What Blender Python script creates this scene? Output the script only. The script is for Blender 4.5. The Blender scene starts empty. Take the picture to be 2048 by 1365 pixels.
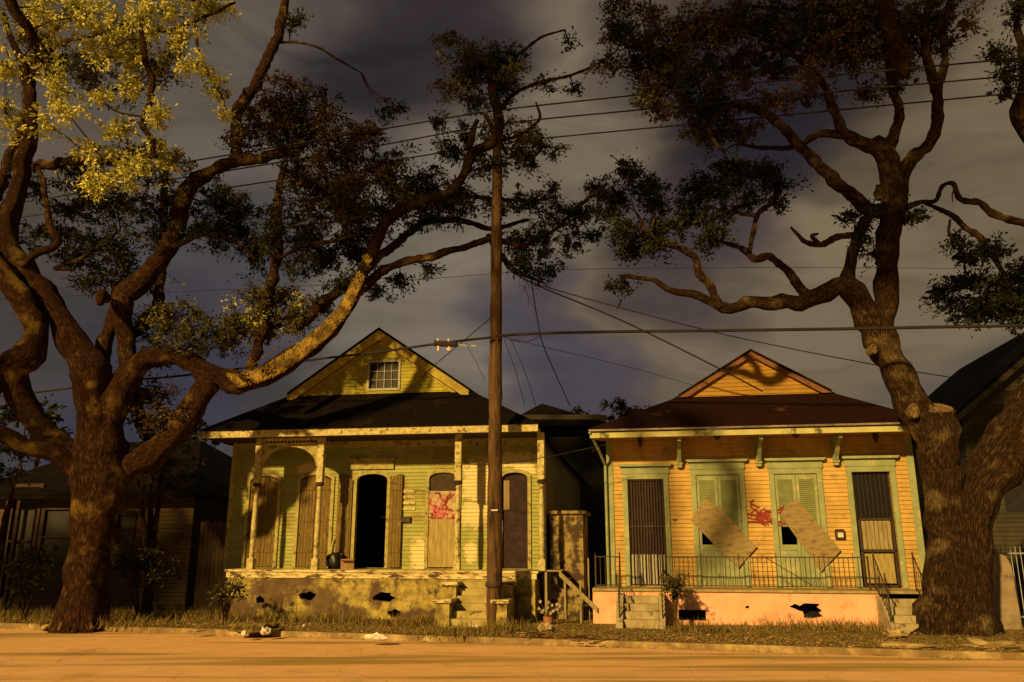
import bpy, bmesh, math, random
import numpy as np
from mathutils import Vector, noise, Matrix

random.seed(7); rng = np.random.default_rng(7)
sc = bpy.context.scene
COL = sc.collection
F = 1600.0; CH = 2.2; PITCH = math.atan(403/F)
SUN_AZ, SUN_EL = math.radians(34), math.radians(24)

# ------------------------------------------------------------------ survey helpers
def ray(px, py):
    x = (px-1024)/F; y = -(py-682.5)/F
    return Vector((x, math.cos(PITCH)-y*math.sin(PITCH), math.sin(PITCH)+y*math.cos(PITCH)))
def at(px, py, Y):
    d = ray(px, py); return Vector((0, 0, CH)) + d*(Y/d.y)
def ground(px, py, z=0.0):
    d = ray(px, py); return Vector((0, 0, CH)) + d*((z-CH)/d.z)

# ------------------------------------------------------------------ materials
def newmat(name):
    m = bpy.data.materials.new(name); m.use_nodes = True
    nt = m.node_tree; nt.nodes.clear()
    out = nt.nodes.new('ShaderNodeOutputMaterial'); b = nt.nodes.new('ShaderNodeBsdfPrincipled')
    nt.links.new(b.outputs[0], out.inputs[0])
    return m, nt, b, out
def nd(nt, t, **kw):
    n = nt.nodes.new(t)
    for k, v in kw.items():
        if k in n.inputs: n.inputs[k].default_value = v
        else: setattr(n, k, v)
    return n
def rgb(c): return (c[0], c[1], c[2], 1)
def mixc(nt, fac, a, b):
    m = nt.nodes.new('ShaderNodeMix'); m.data_type = 'RGBA'
    for s, v in ((0, fac), (6, a), (7, b)):
        if hasattr(v, 'is_linked') or hasattr(v, 'links'): nt.links.new(v, m.inputs[s])
        elif s == 0: m.inputs[0].default_value = v
        else: m.inputs[s].default_value = rgb(v)
    return m.outputs[2]
def math_(nt, op, a, b=None, c=None, clamp=False):
    m = nt.nodes.new('ShaderNodeMath'); m.operation = op; m.use_clamp = clamp
    for i, v in enumerate((a, b, c)):
        if v is None: continue
        if hasattr(v, 'links'): nt.links.new(v, m.inputs[i])
        else: m.inputs[i].default_value = v
    return m.outputs[0]
def ramp(nt, v, a, b):
    m = nt.nodes.new('ShaderNodeMapRange'); nt.links.new(v, m.inputs[0])
    m.interpolation_type = 'SMOOTHSTEP'
    m.inputs[1].default_value = a; m.inputs[2].default_value = b
    return m.outputs[0]
def surf(name, c1, c2, scale=4, rough=.8, spec=.25, c3=None, t3=.6, s3=2.0, w3=.04, bump=.3, bscale=None, siding=0, plank=0,
         patches=None, pc=(.7, .65, .45), stretch=(1, 1, 1), detail=6, coords='Object', metal=0):
    """two-tone noise + optional third stain colour + boards / clapboard relief + placed colour patches (x,z,rx,rz)"""
    m, nt, b, out = newmat(name); L = nt.links.new
    tc = nd(nt, 'ShaderNodeTexCoord'); mp = nd(nt, 'ShaderNodeMapping'); mp.inputs[3].default_value = stretch
    L(tc.outputs[coords], mp.inputs[0]); v = mp.outputs[0]
    n1 = nd(nt, 'ShaderNodeTexNoise', Scale=scale, Detail=detail, Roughness=.62); L(v, n1.inputs['Vector'])
    col = mixc(nt, ramp(nt, n1.outputs[0], .36, .64), c1, c2)
    if siding or plank:      # every board takes the paint a little differently
        sep = nd(nt, 'ShaderNodeSeparateXYZ'); L(tc.outputs[coords], sep.inputs[0])
        src, per = (sep.outputs[2], siding) if siding else (sep.outputs[0], plank)
        q = math_(nt, 'DIVIDE', src, per); fr = math_(nt, 'FRACT', q); fl = math_(nt, 'FLOOR', q)
        wn = nd(nt, 'ShaderNodeTexWhiteNoise'); wn.noise_dimensions = '1D'; L(fl, wn.inputs['W'])
        col = mixc(nt, math_(nt, 'MULTIPLY', wn.outputs[0], .38), col, tuple(x*.55 for x in c1))
    if c3:
        n3 = nd(nt, 'ShaderNodeTexNoise', Scale=s3, Detail=8, Roughness=.7); L(v, n3.inputs['Vector'])
        col = mixc(nt, ramp(nt, n3.outputs[0], t3-w3, t3+w3), col, c3)
    if patches:
        sp = nd(nt, 'ShaderNodeSeparateXYZ'); L(tc.outputs[coords], sp.inputs[0])
        n4 = nd(nt, 'ShaderNodeTexNoise', Scale=4.2, Detail=12, Roughness=.8); L(v, n4.inputs['Vector'])
        acc = None
        for (x, z, rx, rz) in patches:
            dx = math_(nt, 'DIVIDE', math_(nt, 'SUBTRACT', sp.outputs[0], x), rx)
            dz = math_(nt, 'DIVIDE', math_(nt, 'SUBTRACT', sp.outputs[2], z), rz)
            d = math_(nt, 'SQRT', math_(nt, 'ADD', math_(nt, 'MULTIPLY', dx, dx), math_(nt, 'MULTIPLY', dz, dz)))
            k = math_(nt, 'SUBTRACT', 1.0, d, clamp=True)
            acc = k if acc is None else math_(nt, 'MAXIMUM', acc, k)
        k = math_(nt, 'ADD', math_(nt, 'MULTIPLY', acc, .8), math_(nt, 'MULTIPLY', math_(nt, 'SUBTRACT', n4.outputs[0], .5), 1.9))
        gate = math_(nt, 'MULTIPLY', ramp(nt, k, .14, .46), ramp(nt, acc, .0, .1))
        col = mixc(nt, math_(nt, 'MULTIPLY', gate, .85), col, pc)
    L(col, b.inputs['Base Color']); b.inputs['Roughness'].default_value = rough; b.inputs['Metallic'].default_value = metal
    b.inputs['Specular IOR Level'].default_value = spec
    if bump:
        nb = nd(nt, 'ShaderNodeTexNoise', Scale=bscale or scale*6, Detail=5, Roughness=.6); L(v, nb.inputs['Vector'])
        bp = nd(nt, 'ShaderNodeBump', Strength=bump, Distance=.02); L(nb.outputs[0], bp.inputs['Height'])
        o = bp.outputs[0]
        if siding:
            hgt = math_(nt, 'MINIMUM', math_(nt, 'SUBTRACT', 1.0, fr), math_(nt, 'MULTIPLY', fr, 10))
            b2 = nd(nt, 'ShaderNodeBump', Strength=1.0, Distance=.035); L(hgt, b2.inputs['Height']); L(o, b2.inputs['Normal']); o = b2.outputs[0]
        if plank:
            gap = math_(nt, 'MINIMUM', math_(nt, 'MULTIPLY', math_(nt, 'MINIMUM', fr, math_(nt, 'SUBTRACT', 1.0, fr)), 14), 1.0)
            b2 = nd(nt, 'ShaderNodeBump', Strength=1.0, Distance=.02); L(gap, b2.inputs['Height']); L(o, b2.inputs['Normal']); o = b2.outputs[0]
        L(o, b.inputs['Normal'])
    return m

M = {}
M['siding_l'] = surf('olive_clapboard', (.33, .36, .11), (.25, .285, .085), 1.7, c3=(.22, .17, .06), t3=.58, s3=1.3, w3=.1, siding=.115,
    patches=[(2.55, 4.0, .95, 1.15), (2.45, 3.1, .8, .7), (3.7, 4.75, 1.2, .35), (3.95, 4.4, .55, .4), (.7, 1.8, .5, .8), (-.85, 4.75, .8, .32),
             (-1.75, 2.3, .35, .6), (3.3, 1.9, .5, .5), (2.3, 1.9, .3, .5), (-3.2, 4.55, .5, .3)], pc=(.66, .56, .30))
M['gable_l'] = surf('yellow_gable_boards', (.36, .34, .05), (.29, .275, .042), 1.6, siding=.115, c3=(.16, .11, .025), t3=.62)
M['trim_l'] = surf('peeling_cream_trim', (.52, .48, .24), (.34, .31, .13), 9, c3=(.16, .12, .05), t3=.57, s3=6)
M['frame_l'] = surf('weathered_olive_frame', (.36, .34, .13), (.26, .24, .085), 7, c3=(.14, .11, .04), t3=.58, s3=5)
M['rake_l'] = surf('yellow_rake_paint', (.36, .31, .07), (.27, .22, .045), 5, c3=(.15, .10, .03), t3=.64, s3=4)
M['shutter_l'] = surf('brown_weathered_batten', (.165, .115, .032), (.12, .085, .025), 3, plank=.11, stretch=(3, 3, .6), c3=(.25, .22, .09), t3=.60, s3=5)
M['ply'] = surf('weathered_plywood', (.34, .29, .12), (.24, .19, .07), 3, stretch=(5, 5, .7), c3=(.15, .10, .04), t3=.62, s3=2)
M['found_l'] = surf('stained_stucco', (.42, .36, .11), (.22, .175, .05), 3.6, c3=(.055, .035, .02), t3=.55, s3=2.2, w3=.09, bump=.8, bscale=22,
    patches=[(-3.6,.7,1.3,.9),(-4.6,.3,.7,.5),(-2.0,.5,.9,.7),(-1.2,.2,1.1,.3),(1.2,.15,1.2,.25),(-3.0,1.1,1.4,.4),(-.3,.7,.35,.6)], pc=(.075,.045,.03))
M['deck_edge'] = surf('peeling_porch_edge', (.62, .56, .30), (.34, .27, .10), 7, c3=(.08, .05, .03), t3=.55, s3=3.5, stretch=(.5, 1, 2))
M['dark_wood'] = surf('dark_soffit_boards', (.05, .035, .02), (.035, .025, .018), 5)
M['shingle_l'] = surf('dark_shingles', (.008, .006, .005), (.005, .004, .004), 9, spec=.04, siding=.14, c3=(.015, .009, .007), t3=.6)
M['shingle_r'] = surf('red_brown_shingles', (.018, .007, .006), (.011, .005, .004), 9, spec=.04, siding=.14, c3=(.06, .028, .014), t3=.64, s3=1.4)
M['black'] = surf('unlit_room_black', (.006, .006, .007), (.004, .004, .005), 2, bump=0)  # near-black colour standing in for the dark of rooms and crawl spaces
M['purple_dark'] = surf('dirty_dark_door', (.035, .018, .022), (.018, .010, .014), 5, c3=(.10, .06, .06), t3=.67, s3=7)
M['glass'] = surf('dusty_glass', (.010, .011, .013), (.016, .017, .02), 4, rough=.55, bump=0)
M['white_frame'] = surf('white_window_paint', (.36, .37, .33), (.26, .27, .22), 8)
M['curtain'] = surf('old_curtain', (.30, .24, .13), (.20, .16, .09), 5, stretch=(8, 8, .5))
M['siding_r'] = surf('peach_clapboard', (.54, .37, .12), (.42, .285, .09), 1.3, c3=(.27, .19, .07), t3=.60, w3=.12, siding=.125)
M['gable_r'] = surf('orange_gable_boards', (.33, .20, .035), (.27, .155, .03), 1.6, siding=.125)
M['green'] = surf('sage_green_trim', (.27, .32, .185), (.21, .26, .145), 3, c3=(.38, .37, .21), t3=.60)
M['green_dk'] = surf('sage_green_louvre', (.20, .24, .11), (.16, .19, .09), 4)
M['found_r'] = surf('salmon_stucco', (.80, .44, .30), (.68, .37, .25), 1.6, c3=(.36, .20, .10), t3=.62, w3=.10, s3=2.2, bump=.3, bscale=30)
M['concrete'] = surf('stained_concrete', (.36, .32, .20), (.25, .22, .13), 3, c3=(.12, .10, .06), t3=.6, bump=.5, bscale=25)
M['iron'] = surf('rusty_black_iron', (.05, .035, .028), (.03, .02, .018), 12, rough=.6)
M['fascia_r'] = surf('pale_fascia_paint', (.46, .46, .22), (.36, .38, .17), 3, c3=(.10, .10, .06), t3=.58, s3=1.4)
M['gutter'] = surf('grey_gutter_metal', (.30, .27, .24), (.12, .10, .10), 3, stretch=(.6, 1, 1), rough=.45, metal=.3)
M['board'] = surf('tan_plywood_board', (.27, .22, .11), (.19, .15, .075), 3, stretch=(1, 1, 4), c3=(.12, .09, .05), t3=.6, s3=3)
M['red_paint'] = surf('red_spray_paint', (.26, .035, .03), (.15, .03, .025), 14, bump=0)
M['pink_paint'] = surf('pink_spray_paint', (.55, .16, .20), (.40, .10, .14), 14, bump=0)
M['sheet'] = surf('grimy_white_sheet', (.46, .38, .22), (.30, .22, .13), 8)
M['pole'] = surf('creosoted_pole_wood', (.12, .07, .03), (.06, .034, .015), 3, stretch=(6, 6, .6), c3=(.02, .012, .008), t3=.57, s3=1.1, bump=.9, bscale=18)
M['wire'] = surf('black_cable', (.02, .018, .018), (.012, .011, .011), 3, bump=0)
M['white_plastic'] = surf('white_plastic', (.72, .68, .60), (.55, .52, .46), 12, rough=.45)
M['pale_wood'] = surf('grey_lumber', (.30, .26, .14), (.20, .17, .09), 4, stretch=(4, 4, .6))
M['shed'] = surf('mottled_plaster', (.26, .21, .08), (.13, .095, .04), 2.2, c3=(.05, .033, .02), t3=.50, s3=2.2, bump=.6)
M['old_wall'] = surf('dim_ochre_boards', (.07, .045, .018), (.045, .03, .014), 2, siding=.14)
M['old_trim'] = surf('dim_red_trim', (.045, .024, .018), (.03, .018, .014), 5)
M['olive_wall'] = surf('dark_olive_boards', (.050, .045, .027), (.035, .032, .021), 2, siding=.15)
M['fence_wood'] = surf('brown_board_fence', (.075, .045, .022), (.05, .03, .016), 3, plank=.16, stretch=(3, 3, .5))
M['steel'] = surf('pale_blue_iron', (.30, .33, .35), (.20, .22, .25), 9, rough=.5)
M['clay'] = surf('clay_pot', (.35, .14, .07), (.28, .11, .06), 6)
M['petal'] = surf('pale_petals', (.42, .34, .24), (.30, .23, .17), 10)
M['cut_wood'] = surf('sawn_wood', (.17, .12, .06), (.06, .04, .022), 16)
M['curb'] = surf('worn_curb_concrete', (.42, .33, .16), (.24, .18, .08), 2.2, c3=(.17, .12, .055), t3=.48, s3=1.3, w3=.12, bump=.5)
M['cardboard'] = surf('brown_cardboard', (.32, .2, .1), (.25, .15, .08), 6)

def ground_mat():
    m, nt, b, out = newmat('trodden_lawn_earth'); L = nt.links.new
    tc = nd(nt, 'ShaderNodeTexCoord')
    a = nd(nt, 'ShaderNodeTexNoise', Scale=.9, Detail=9, Roughness=.7); L(tc.outputs['Object'], a.inputs['Vector'])
    c = nd(nt, 'ShaderNodeTexNoise', Scale=5, Detail=8, Roughness=.75); L(tc.outputs['Object'], c.inputs['Vector'])
    col = mixc(nt, ramp(nt, a.outputs[0], .4, .6), (.22, .18, .06), (.27, .19, .08))
    col = mixc(nt, ramp(nt, c.outputs[0], .46, .62), col, (.075, .055, .025))
    L(col, b.inputs['Base Color']); b.inputs['Roughness'].default_value = .95; b.inputs['Specular IOR Level'].default_value = .1
    bp = nd(nt, 'ShaderNodeBump', Strength=1, Distance=.08); L(c.outputs[0], bp.inputs['Height']); L(bp.outputs[0], b.inputs['Normal'])
    return m
M['ground'] = ground_mat()
def road_mat():
    m, nt, b, out = newmat('worn_concrete_road'); L = nt.links.new
    tc = nd(nt, 'ShaderNodeTexCoord'); mp = nd(nt, 'ShaderNodeMapping'); mp.inputs[3].default_value = (.09, 1.1, 1)
    L(tc.outputs['Object'], mp.inputs[0])
    a = nd(nt, 'ShaderNodeTexNoise', Scale=1.1, Detail=5, Roughness=.55); L(mp.outputs[0], a.inputs['Vector'])
    f = nd(nt, 'ShaderNodeTexNoise', Scale=22, Detail=6, Roughness=.8); L(tc.outputs['Object'], f.inputs['Vector'])
    g = nd(nt, 'ShaderNodeTexNoise', Scale=1.3, Detail=6, Roughness=.6); L(tc.outputs['Object'], g.inputs['Vector'])
    col = mixc(nt, ramp(nt, g.outputs[0], .3, .7), (.80, .50, .26), (.70, .45, .21))
    col = mixc(nt, ramp(nt, a.outputs[0], .50, .64), col, (.34, .24, .075))
    col = mixc(nt, math_(nt, 'MULTIPLY', ramp(nt, f.outputs[0], .42, .68), .5), col, (.40, .26, .11))
    cr = nd(nt, 'ShaderNodeTexVoronoi', Scale=.35); cr.feature = 'DISTANCE_TO_EDGE'
    wv = nd(nt, 'ShaderNodeTexNoise', Scale=2.0, Detail=5); L(tc.outputs['Object'], wv.inputs['Vector'])
    ad = nd(nt, 'ShaderNodeMixRGB', blend_type='ADD'); ad.inputs[0].default_value = .35; L(tc.outputs['Object'], ad.inputs[1]); L(wv.outputs[1], ad.inputs[2])
    L(ad.outputs[0], cr.inputs['Vector'])
    col = mixc(nt, math_(nt, 'MULTIPLY', math_(nt, 'SUBTRACT', 1.0, ramp(nt, cr.outputs['Distance'], .001, .006)), .3), col, (.16, .10, .045))
    ol = nd(nt, 'ShaderNodeTexNoise', Scale=.55, Detail=7, Roughness=.7); L(tc.outputs['Object'], ol.inputs['Vector'])
    col = mixc(nt, math_(nt, 'MULTIPLY', ramp(nt, ol.outputs[0], .56, .70), .45), col, (.26, .17, .07))
    L(col, b.inputs['Base Color']); b.inputs['Roughness'].default_value = .85; b.inputs['Specular IOR Level'].default_value = .2
    bp = nd(nt, 'ShaderNodeBump', Strength=.5, Distance=.02); L(f.outputs[0], bp.inputs['Height']); L(bp.outputs[0], b.inputs['Normal'])
    return m
M['road'] = road_mat()
def bark_mat(name, c1, c2, c3):
    m, nt, b, out = newmat(name); L = nt.links.new
    tc = nd(nt, 'ShaderNodeTexCoord'); mp = nd(nt, 'ShaderNodeMapping'); mp.inputs[3].default_value = (9, 1.9, 1)
    L(tc.outputs['UV'], mp.inputs[0])
    wp = nd(nt, 'ShaderNodeTexNoise', Scale=1.6, Detail=8, Roughness=.7); L(mp.outputs[0], wp.inputs['Vector'])
    ad = nd(nt, 'ShaderNodeMixRGB', blend_type='ADD'); ad.inputs[0].default_value = 1.0; L(mp.outputs[0], ad.inputs[1]); L(wp.outputs[1], ad.inputs[2])
    v = nd(nt, 'ShaderNodeTexVoronoi', Scale=1.5); v.feature = 'DISTANCE_TO_EDGE'; L(ad.outputs[0], v.inputs['Vector'])
    n = nd(nt, 'ShaderNodeTexNoise', Scale=2.6, Detail=8, Roughness=.75); L(mp.outputs[0], n.inputs['Vector'])
    n2 = nd(nt, 'ShaderNodeTexNoise', Scale=1.4, Detail=6, Roughness=.6); L(tc.outputs['Object'], n2.inputs['Vector'])
    nf = nd(nt, 'ShaderNodeTexNoise', Scale=9, Detail=10, Roughness=.8); L(tc.outputs['Object'], nf.inputs['Vector'])
    k = ramp(nt, v.outputs['Distance'], .0, .22)
    kc = math_(nt, 'ADD', math_(nt, 'MULTIPLY', k, .40), math_(nt, 'MULTIPLY', ramp(nt, nf.outputs[0], .38, .62), .60))
    col = mixc(nt, kc, c1, c2)
    col = mixc(nt, ramp(nt, n.outputs[0], .44, .64), col, tuple(x*.45 for x in c1))
    col = mixc(nt, math_(nt, 'MULTIPLY', ramp(nt, n2.outputs[0], .52, .70), .75), col, c3)
    L(col, b.inputs['Base Color']); b.inputs['Roughness'].default_value = .95; b.inputs['Specular IOR Level'].default_value = .1
    h = math_(nt, 'ADD', math_(nt, 'MULTIPLY', k, .7), math_(nt, 'ADD', math_(nt, 'MULTIPLY', n.outputs[0], .8), math_(nt, 'MULTIPLY', nf.outputs[0], .7)))
    bp = nd(nt, 'ShaderNodeBump', Strength=1, Distance=.07); L(h, bp.inputs['Height']); L(bp.outputs[0], b.inputs['Normal'])
    return m
M['bark'] = bark_mat('live_oak_bark', (.022, .012, .008), (.092, .054, .029), (.21, .16, .075))
M['bark_l'] = bark_mat('live_oak_bark_rust', (.020, .009, .006), (.085, .040, .019), (.24, .16, .045))
def leaf_mat(name='oak_leaves'):
    m, nt, b, out = newmat(name); L = nt.links.new
    at_ = nd(nt, 'ShaderNodeAttribute', attribute_name='tone'); L(at_.outputs['Color'], b.inputs['Base Color'])
    b.inputs['Roughness'].default_value = .6; b.inputs['Specular IOR Level'].default_value = .25
    tr = nd(nt, 'ShaderNodeBsdfTranslucent'); L(at_.outputs['Color'], tr.inputs[0])
    mx = nd(nt, 'ShaderNodeMixShader'); mx.inputs[0].default_value = .28
    L(b.outputs[0], mx.inputs[1]); L(tr.outputs[0], mx.inputs[2]); L(mx.outputs[0], out.inputs[0])
    return m
M['leaf'] = leaf_mat()

# ------------------------------------------------------------------ mesh building
class MB:
    def __init__(s): s.v = []; s.f = []; s.uv = None
    def add(s, vs, fs):
        k = len(s.v); s.v += [tuple(v) for v in vs]; s.f += [tuple(i+k for i in f) for f in fs]; return s
    def box(s, x0, x1, y0, y1, z0, z1):
        return s.add([(x0,y0,z0),(x1,y0,z0),(x1,y1,z0),(x0,y1,z0),(x0,y0,z1),(x1,y0,z1),(x1,y1,z1),(x0,y1,z1)],
                     [(0,3,2,1),(4,5,6,7),(0,1,5,4),(1,2,6,5),(2,3,7,6),(3,0,4,7)])
    def prism(s, poly, y0, y1):
        """polygon in x,z pushed from y0 to y1"""
        n = len(poly)
        ar = sum(poly[i][0]*poly[(i+1) % n][1]-poly[(i+1) % n][0]*poly[i][1] for i in range(n))
        if ar < 0: poly = poly[::-1]
        return s.add([(x, y0, z) for x, z in poly]+[(x, y1, z) for x, z in poly],
                     [tuple(range(n)), tuple(range(2*n-1, n-1, -1))]+[(i+n, (i+1) % n+n, (i+1) % n, i) for i in range(n)])
    def bar(s, a, b, r, n=6, r2=None):
        a = Vector(a); b = Vector(b); d = (b-a).normalized(); r2 = r if r2 is None else r2
        u = d.cross(Vector((0, 0, 1)) if abs(d.z) < .9 else Vector((1, 0, 0))).normalized(); w = d.cross(u)
        vs = []
        for p, q in ((a, r), (b, r2)):
            vs += [p+(u*math.cos(2*math.pi*i/n+math.pi/4)+w*math.sin(2*math.pi*i/n+math.pi/4))*q for i in range(n)]
        return s.add(vs, [tuple(range(n)), tuple(range(2*n-1, n-1, -1))]+[(i, i+n, (i+1) % n+n, (i+1) % n) for i in range(n)])
    def lathe(s, x, y, prof, n=14):
        vs = []; fs = []
        for z, r in prof: vs += [(x+r*math.cos(2*math.pi*i/n), y+r*math.sin(2*math.pi*i/n), z) for i in range(n)]
        for j in range(len(prof)-1):
            fs += [(j*n+i, j*n+(i+1) % n, (j+1)*n+(i+1) % n, (j+1)*n+i) for i in range(n)]
        fs += [tuple(range(n-1, -1, -1)), tuple(range((len(prof)-1)*n, len(prof)*n))]
        return s.add(vs, fs)
    def build(s, name, mat, parent=None, smooth=False, bevel=0, loc=None, rotz=None):
        me = bpy.data.meshes.new(name); me.from_pydata(s.v, [], s.f); me.materials.append(M[mat] if isinstance(mat, str) else mat)
        if s.uv is not None:
            ul = me.uv_layers.new(name='UVMap'); vi = np.zeros(len(me.loops), int); me.loops.foreach_get('vertex_index', vi)
            ul.data.foreach_set('uv', np.array(s.uv, dtype=np.float32)[vi].ravel())
        if smooth: me.shade_smooth()
        me.update()
        o = bpy.data.objects.new(name, me); COL.objects.link(o)
        if parent: o.parent = parent
        if loc is not None: o.location = loc
        if rotz is not None: o.rotation_euler = (0, 0, rotz)
        if bevel:
            b = o.modifiers.new('edge', 'BEVEL'); b.width = bevel; b.segments = 2; b.limit_method = 'ANGLE'
        return o

def tag(o, label=None, cat=None, group=None, kind=None):
    if label: o['label'] = label
    if cat: o['category'] = cat
    if group: o['group'] = group
    if kind: o['kind'] = kind
    return o
def empty(name, loc, rz=0):
    o = bpy.data.objects.new(name, None); COL.objects.link(o); o.location = loc; o.rotation_euler = (0, 0, rz); o.empty_display_size = .2
    return o
def panel(outline, holes, y, t, name, mat, parent, **kw):
    """flat wall piece in x,z with openings cut out, front face at y, t thick backwards"""
    bm = bmesh.new(); ed = []
    for loop in [outline]+list(holes):
        vs = [bm.verts.new((x, y, z)) for x, z in loop]
        for i in range(len(vs)): ed.append(bm.edges.new((vs[i], vs[(i+1) % len(vs)])))
    bmesh.ops.triangle_fill(bm, use_beauty=True, use_dissolve=False, edges=ed)
    for f in bm.faces:
        f.normal_update()
        if f.normal.y > 0: f.normal_flip()
    me = bpy.data.meshes.new(name); bm.to_mesh(me); bm.free(); me.materials.append(M[mat])
    o = bpy.data.objects.new(name, me); COL.objects.link(o); o.parent = parent
    m = o.modifiers.new('thickness', 'SOLIDIFY'); m.thickness = t; m.offset = -1
    return o
def rect(x0, x1, z0, z1): return [(x0, z0), (x1, z0), (x1, z1), (x0, z1)]
def arch(x0, x1, z0, z1, rise=.18, n=8):
    c = (x0+x1)/2; w = (x1-x0)/2
    return [(x0, z0), (x1, z0)]+[(c+w*math.cos(math.pi*i/n), z1-rise+rise*math.sin(math.pi*i/n)) for i in range(n+1)]
def ragged(cx, cz, rx, rz, n=18, j=.35, seed=0):
    r = random.Random(seed)
    return [(cx+rx*(1+r.uniform(-j, j))*math.cos(2*math.pi*i/n), cz+rz*(1+r.uniform(-j, j))*math.sin(2*math.pi*i/n)) for i in range(n)]

class Frame:
    """a house front: origin on the ground at the foot of the porch, x along the front, y into the lot"""
    def __init__(s, px, py, deg):
        s.O = ground(px, py); s.O.z = 0; s.t = math.radians(deg)
        s.ex = Vector((math.cos(s.t), -math.sin(s.t), 0)); s.ey = Vector((math.sin(s.t), math.cos(s.t), 0))
    def __call__(s, px, py, off=0):
        d = ray(px, py); k = (s.O.dot(s.ey)+off)/d.dot(s.ey); P = Vector((0, 0, CH))+d*k
        return ((P-s.O).dot(s.ex), P.z)
    def w(s, x, y, z): return s.O+s.ex*x+s.ey*y+Vector((0, 0, z))
    def rz(s): return -s.t

# ================================================================== SETTING
EDGE = lambda x: 20.25-.255*x          # street edge line in plan
SA = math.atan(.255)
def strip(name, mat, off0, off1, z, thick=0, x0=-70, x1=70, kind='structure', jag=0, n=1):
    mb = MB(); n = max(n, 1)
    # off measured perpendicular to the street, + towards the houses
    nx, ny = math.sin(SA), math.cos(SA)
    pts = []
    for i in range(n+1):
        x = x0+(x1-x0)*i/n; p = Vector((x, EDGE(x), 0))
        j = jag*noise.noise(Vector((x*1.7, 3.1, 0)))
        a = p+Vector((nx, ny, 0))*(off0+j); b = p+Vector((nx, ny, 0))*off1
        pts.append((a, b))
    for i in range(n):
        (a, b), (c, d) = pts[i], pts[i+1]
        if thick: mb.add([(q.x, q.y, z-thick) for q in (a, c, d, b)]+[(q.x, q.y, z) for q in (a, c, d, b)],
                         [(0,3,2,1),(4,5,6,7),(0,1,5,4),(1,2,6,5),(2,3,7,6),(3,0,4,7)])
        else: mb.add([(q.x, q.y, z) for q in (a, c, d, b)], [(0, 1, 2, 3)])
    o = mb.build(name, mat); tag(o, kind=kind); return o
g = MB(); N = 120
# lawn and lots: gentle unevenness near the street, reaching far behind
rows = [0, .3, .6, 1, 1.4, 1.8, 2.3, 2.8, 3.4, 4, 5, 6, 8, 12, 20, 60, 400]
for j, r in enumerate(rows):
    for i in range(N+1):
        x = -45+90*i/N if j < 15 else -500+1000*i/N
        p = Vector((x, EDGE(x), 0))+Vector((math.sin(SA), math.cos(SA), 0))*(r+.18)
        z = -.02+.05*noise.noise(Vector((p.x*.5, p.y*.5, 0)))+.025*noise.noise(Vector((p.x*2, p.y*2, 4)))
        if j == 0: z = -.035
        g.v.append((p.x, p.y, z if j < 14 else -.03))
for j in range(len(rows)-1):
    for i in range(N): a = j*(N+1)+i; g.f.append((a, a+1, a+N+2, a+N+1))
tag(g.build('ground', 'ground', smooth=True), kind='structure')
base = MB(); base.add([(-600, -300, -.2), (600, -300, -.2), (600, 600, -.2), (-600, 600, -.2)], [(0, 1, 2, 3)])
tag(base.build('terrain', 'ground'), kind='structure')
o = strip('road', 'road', -34, -.02, -.15); 
strip('curb', 'curb', 0, .17, -.01, .16, x0=-40, x1=40, n=260, jag=.10)

# ------------------------------------------------------------------ grass
def blades(n, region, hmin, hmax, name, label, seed, col=((.10, .11, .02), (.20, .17, .05))):
    r = np.random.default_rng(seed); V = np.zeros((n*3, 3)); C = np.zeros((n*3, 4)); k = 0
    P = region(n, r); h = r.uniform(hmin, hmax, n)*(.5+r.random(n)); a = r.random(n)*2*math.pi; w = .010+.012*r.random(n)
    lean = r.normal(0, .45, (n, 2))*h[:, None]
    V[0::3] = P+np.stack([np.cos(a)*w, np.sin(a)*w, 0*a], 1); V[1::3] = P-np.stack([np.cos(a)*w, np.sin(a)*w, 0*a], 1)
    V[2::3] = P+np.stack([lean[:, 0], lean[:, 1], h], 1)
    t = r.random(n)[:, None]; c = np.array(col[0])*(1-t)+np.array(col[1])*t
    C[:, :3] = np.repeat(c, 3, 0); C[:, 3] = 1
    me = bpy.data.meshes.new(name); me.from_pydata(V.tolist(), [], [(3*i, 3*i+1, 3*i+2) for i in range(n)])
    ca = me.color_attributes.new('tone', 'FLOAT_COLOR', 'POINT'); ca.data.foreach_set('color', C.ravel())
    me.materials.append(M['leaf']); o = bpy.data.objects.new(name, me); COL.objects.link(o)
    tag(o, label, 'grass', kind='stuff'); return o
def lawn_region(x0, x1, o0, o1, clump=.0):
    def f(n, r):
        out = []
        while len(out) < n:
            x = r.uniform(x0, x1); o = o0+(o1-o0)*r.random()**1.3
            if noise.noise(Vector((x*1.1, o*1.8, 1))) < r.uniform(-.05, .28): continue
            out.append((x+math.sin(SA)*o, EDGE(x)+math.cos(SA)*o, -.03))
        return np.array(out)
    return f
blades(26000, lawn_region(-17, 13, .05, 4.6), .03, .085, 'grass', 'scrubby short grass and weeds along the curb before the houses', 1, ((.09, .085, .022), (.22, .165, .05)))
def spots_region(spots):
    def f(n, r):
        out = []
        for i in range(n):
            x, y, s = spots[i % len(spots)]; out.append((x+r.normal(0, s), y+r.normal(0, s*.6), -.02))
        return np.array(out)
    return f
tall = [(ground(px, py).x, ground(px, py).y, s) for px, py, s in ((225,1235,.5),(290,1238,.6),(350,1236,.5),(60,1235,.9),(130,1245,.5),(440,1238,.6),(700,1245,.4),(860,1246,.5),(820,1250,.6),(930,1268,.5),(1020,1262,.4),(240,1250,.7),(650,1242,.3),(560,1243,.8),(1700,1258,.5),(1590,1256,.7),(1400,1262,.4))]
blades(7500, spots_region(tall), .10, .30, 'weeds', 'taller dry weeds in tufts around trunk and porch foot', 2, ((.12, .105, .025), (.28, .20, .07)))
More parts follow.
